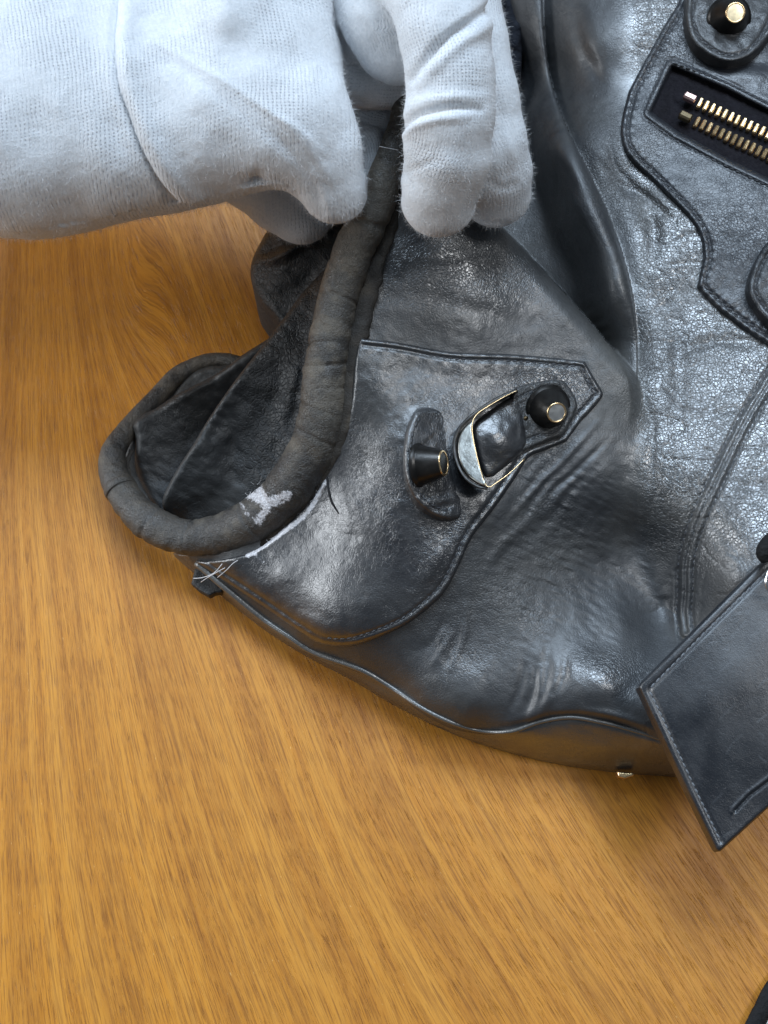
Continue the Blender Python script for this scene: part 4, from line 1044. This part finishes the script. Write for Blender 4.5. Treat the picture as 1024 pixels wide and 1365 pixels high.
def glove_mat():
    m, nt, b = newmat('white_cotton_knit'); N = NT(nt); co = N.obj()
    uv = nt.nodes.new('ShaderNodeUVMap'); uv.uv_map = 'weave'
    sep = nt.nodes.new('ShaderNodeSeparateXYZ'); nt.links.new(uv.outputs[0], sep.inputs[0])
    nz = N.noise(co, 160, 3, 0.6, out='Color'); sp = nt.nodes.new('ShaderNodeSeparateXYZ'); nt.links.new(nz, sp.inputs[0])
    U = N.math('ADD', sep.outputs[0], N.math('MULTIPLY', sp.outputs[0], 1.6)); Vv = N.math('ADD', sep.outputs[1], N.math('MULTIPLY', sp.outputs[1], 1.6))
    pu, pv = 1.02, 0.80
    cu = N.math('COSINE', N.math('MULTIPLY', U, 2*math.pi/pu)); cv = N.math('COSINE', N.math('MULTIPLY', Vv, 2*math.pi/pv))
    cu = N.math('MULTIPLY', N.math('ADD', cu, 1), 0.5); cv = N.math('MULTIPLY', N.math('ADD', cv, 1), 0.5)
    groove = N.math('POWER', cu, 3.0)
    dots = N.math('MULTIPLY', N.math('POWER', cu, 5.0), N.math('POWER', cv, 1.6))
    amp = N.map(N.noise(co, 42, 3, 0.6), 0.40, 0.64, 0.08, 1.0)
    h = N.math('ADD', N.math('MULTIPLY', groove, -0.45), N.math('MULTIPLY', dots, -1.0)); h = N.math('MULTIPLY', h, amp)
    fz = N.noise(co, 3800, 3, 0.7); fz2 = N.noise(co, 1300, 3, 0.6)
    b1 = N.bump(h, 0.00017, 1.0); b2 = N.bump(fz, 0.00022, 0.7, b1); b3 = N.bump(fz2, 0.00022, 0.5, b2)
    nt.links.new(b3, b.inputs['Normal'])
    hole = N.math('MULTIPLY', N.math('MULTIPLY', dots, amp), 0.48)  # knit gaps tinted darker, standing in for the shade inside them
    col = N.mix(N.map(fz2, 0.3, 0.7), (0.63, 0.665, 0.70), (0.71, 0.735, 0.765))
    col = N.mix(hole, col, (0.24, 0.27, 0.36))
    nt.links.new(col, b.inputs['Base Color']); b.inputs['Roughness'].default_value = 0.9
    b.inputs['Specular IOR Level'].default_value = 0.15
    b.inputs['Sheen Weight'].default_value = 0.15; b.inputs['Sheen Roughness'].default_value = 0.6
    return m
M_glove = glove_mat()
M_fuzz = simple('cotton_fuzz', (0.80, 0.81, 0.82), 0.9, spec=0.1)
hand_loc = tuple(P(200, 120, 60))
person = root('person', hand_loc, "hand in a fuzzy white cotton knit glove pinching the bag's frayed corner", 'person')
HV, HQ, HN, HUV, HOWN = build_hand()
glove = mk('glove', HV, HQ, M_glove, person, uv=HUV)
def fuzz():
    c = HV[HQ].mean(1); nn = HN[HQ[:, 0]]
    px, py = proj(c); ok = (px > -30) & (px < 760) & (py > -30) & (py < 400)
    c = c[ok]; nn = nn[ok]; g = np.random.default_rng(5); N_ = 85000
    i = g.integers(0, len(c), N_); base = c[i]+g.normal(0, 0.25*MM, (N_, 3))*0.6; n = nn[i]
    d = n*0.75+g.normal(0, 0.55, (N_, 3)); d /= np.linalg.norm(d, axis=1)[:, None]
    ln = g.gamma(3.0, 0.36, N_)[:, None]*MM; ln = np.minimum(ln, 2.1*MM)
    side = np.cross(d, g.normal(0, 1, (N_, 3))); side /= np.linalg.norm(side, axis=1)[:, None]; w = 0.022*MM
    bend = g.normal(0, 0.25, (N_, 3))*ln
    base = base-n*0.15*MM; mid = base+d*ln*0.55; tip = base+d*ln+bend
    V = np.stack([base-side*w, base+side*w, mid+side*w*0.8, mid-side*w*0.8, tip], 1).reshape(-1, 3)
    k = np.arange(N_)*5
    F = [f for q in k.tolist() for f in ((q, q+1, q+2, q+3), (q+3, q+2, q+4))]
    o = mk('fuzz', V, F, M_fuzz, glove, smooth=False); o['kind'] = 'stuff'
fuzz()
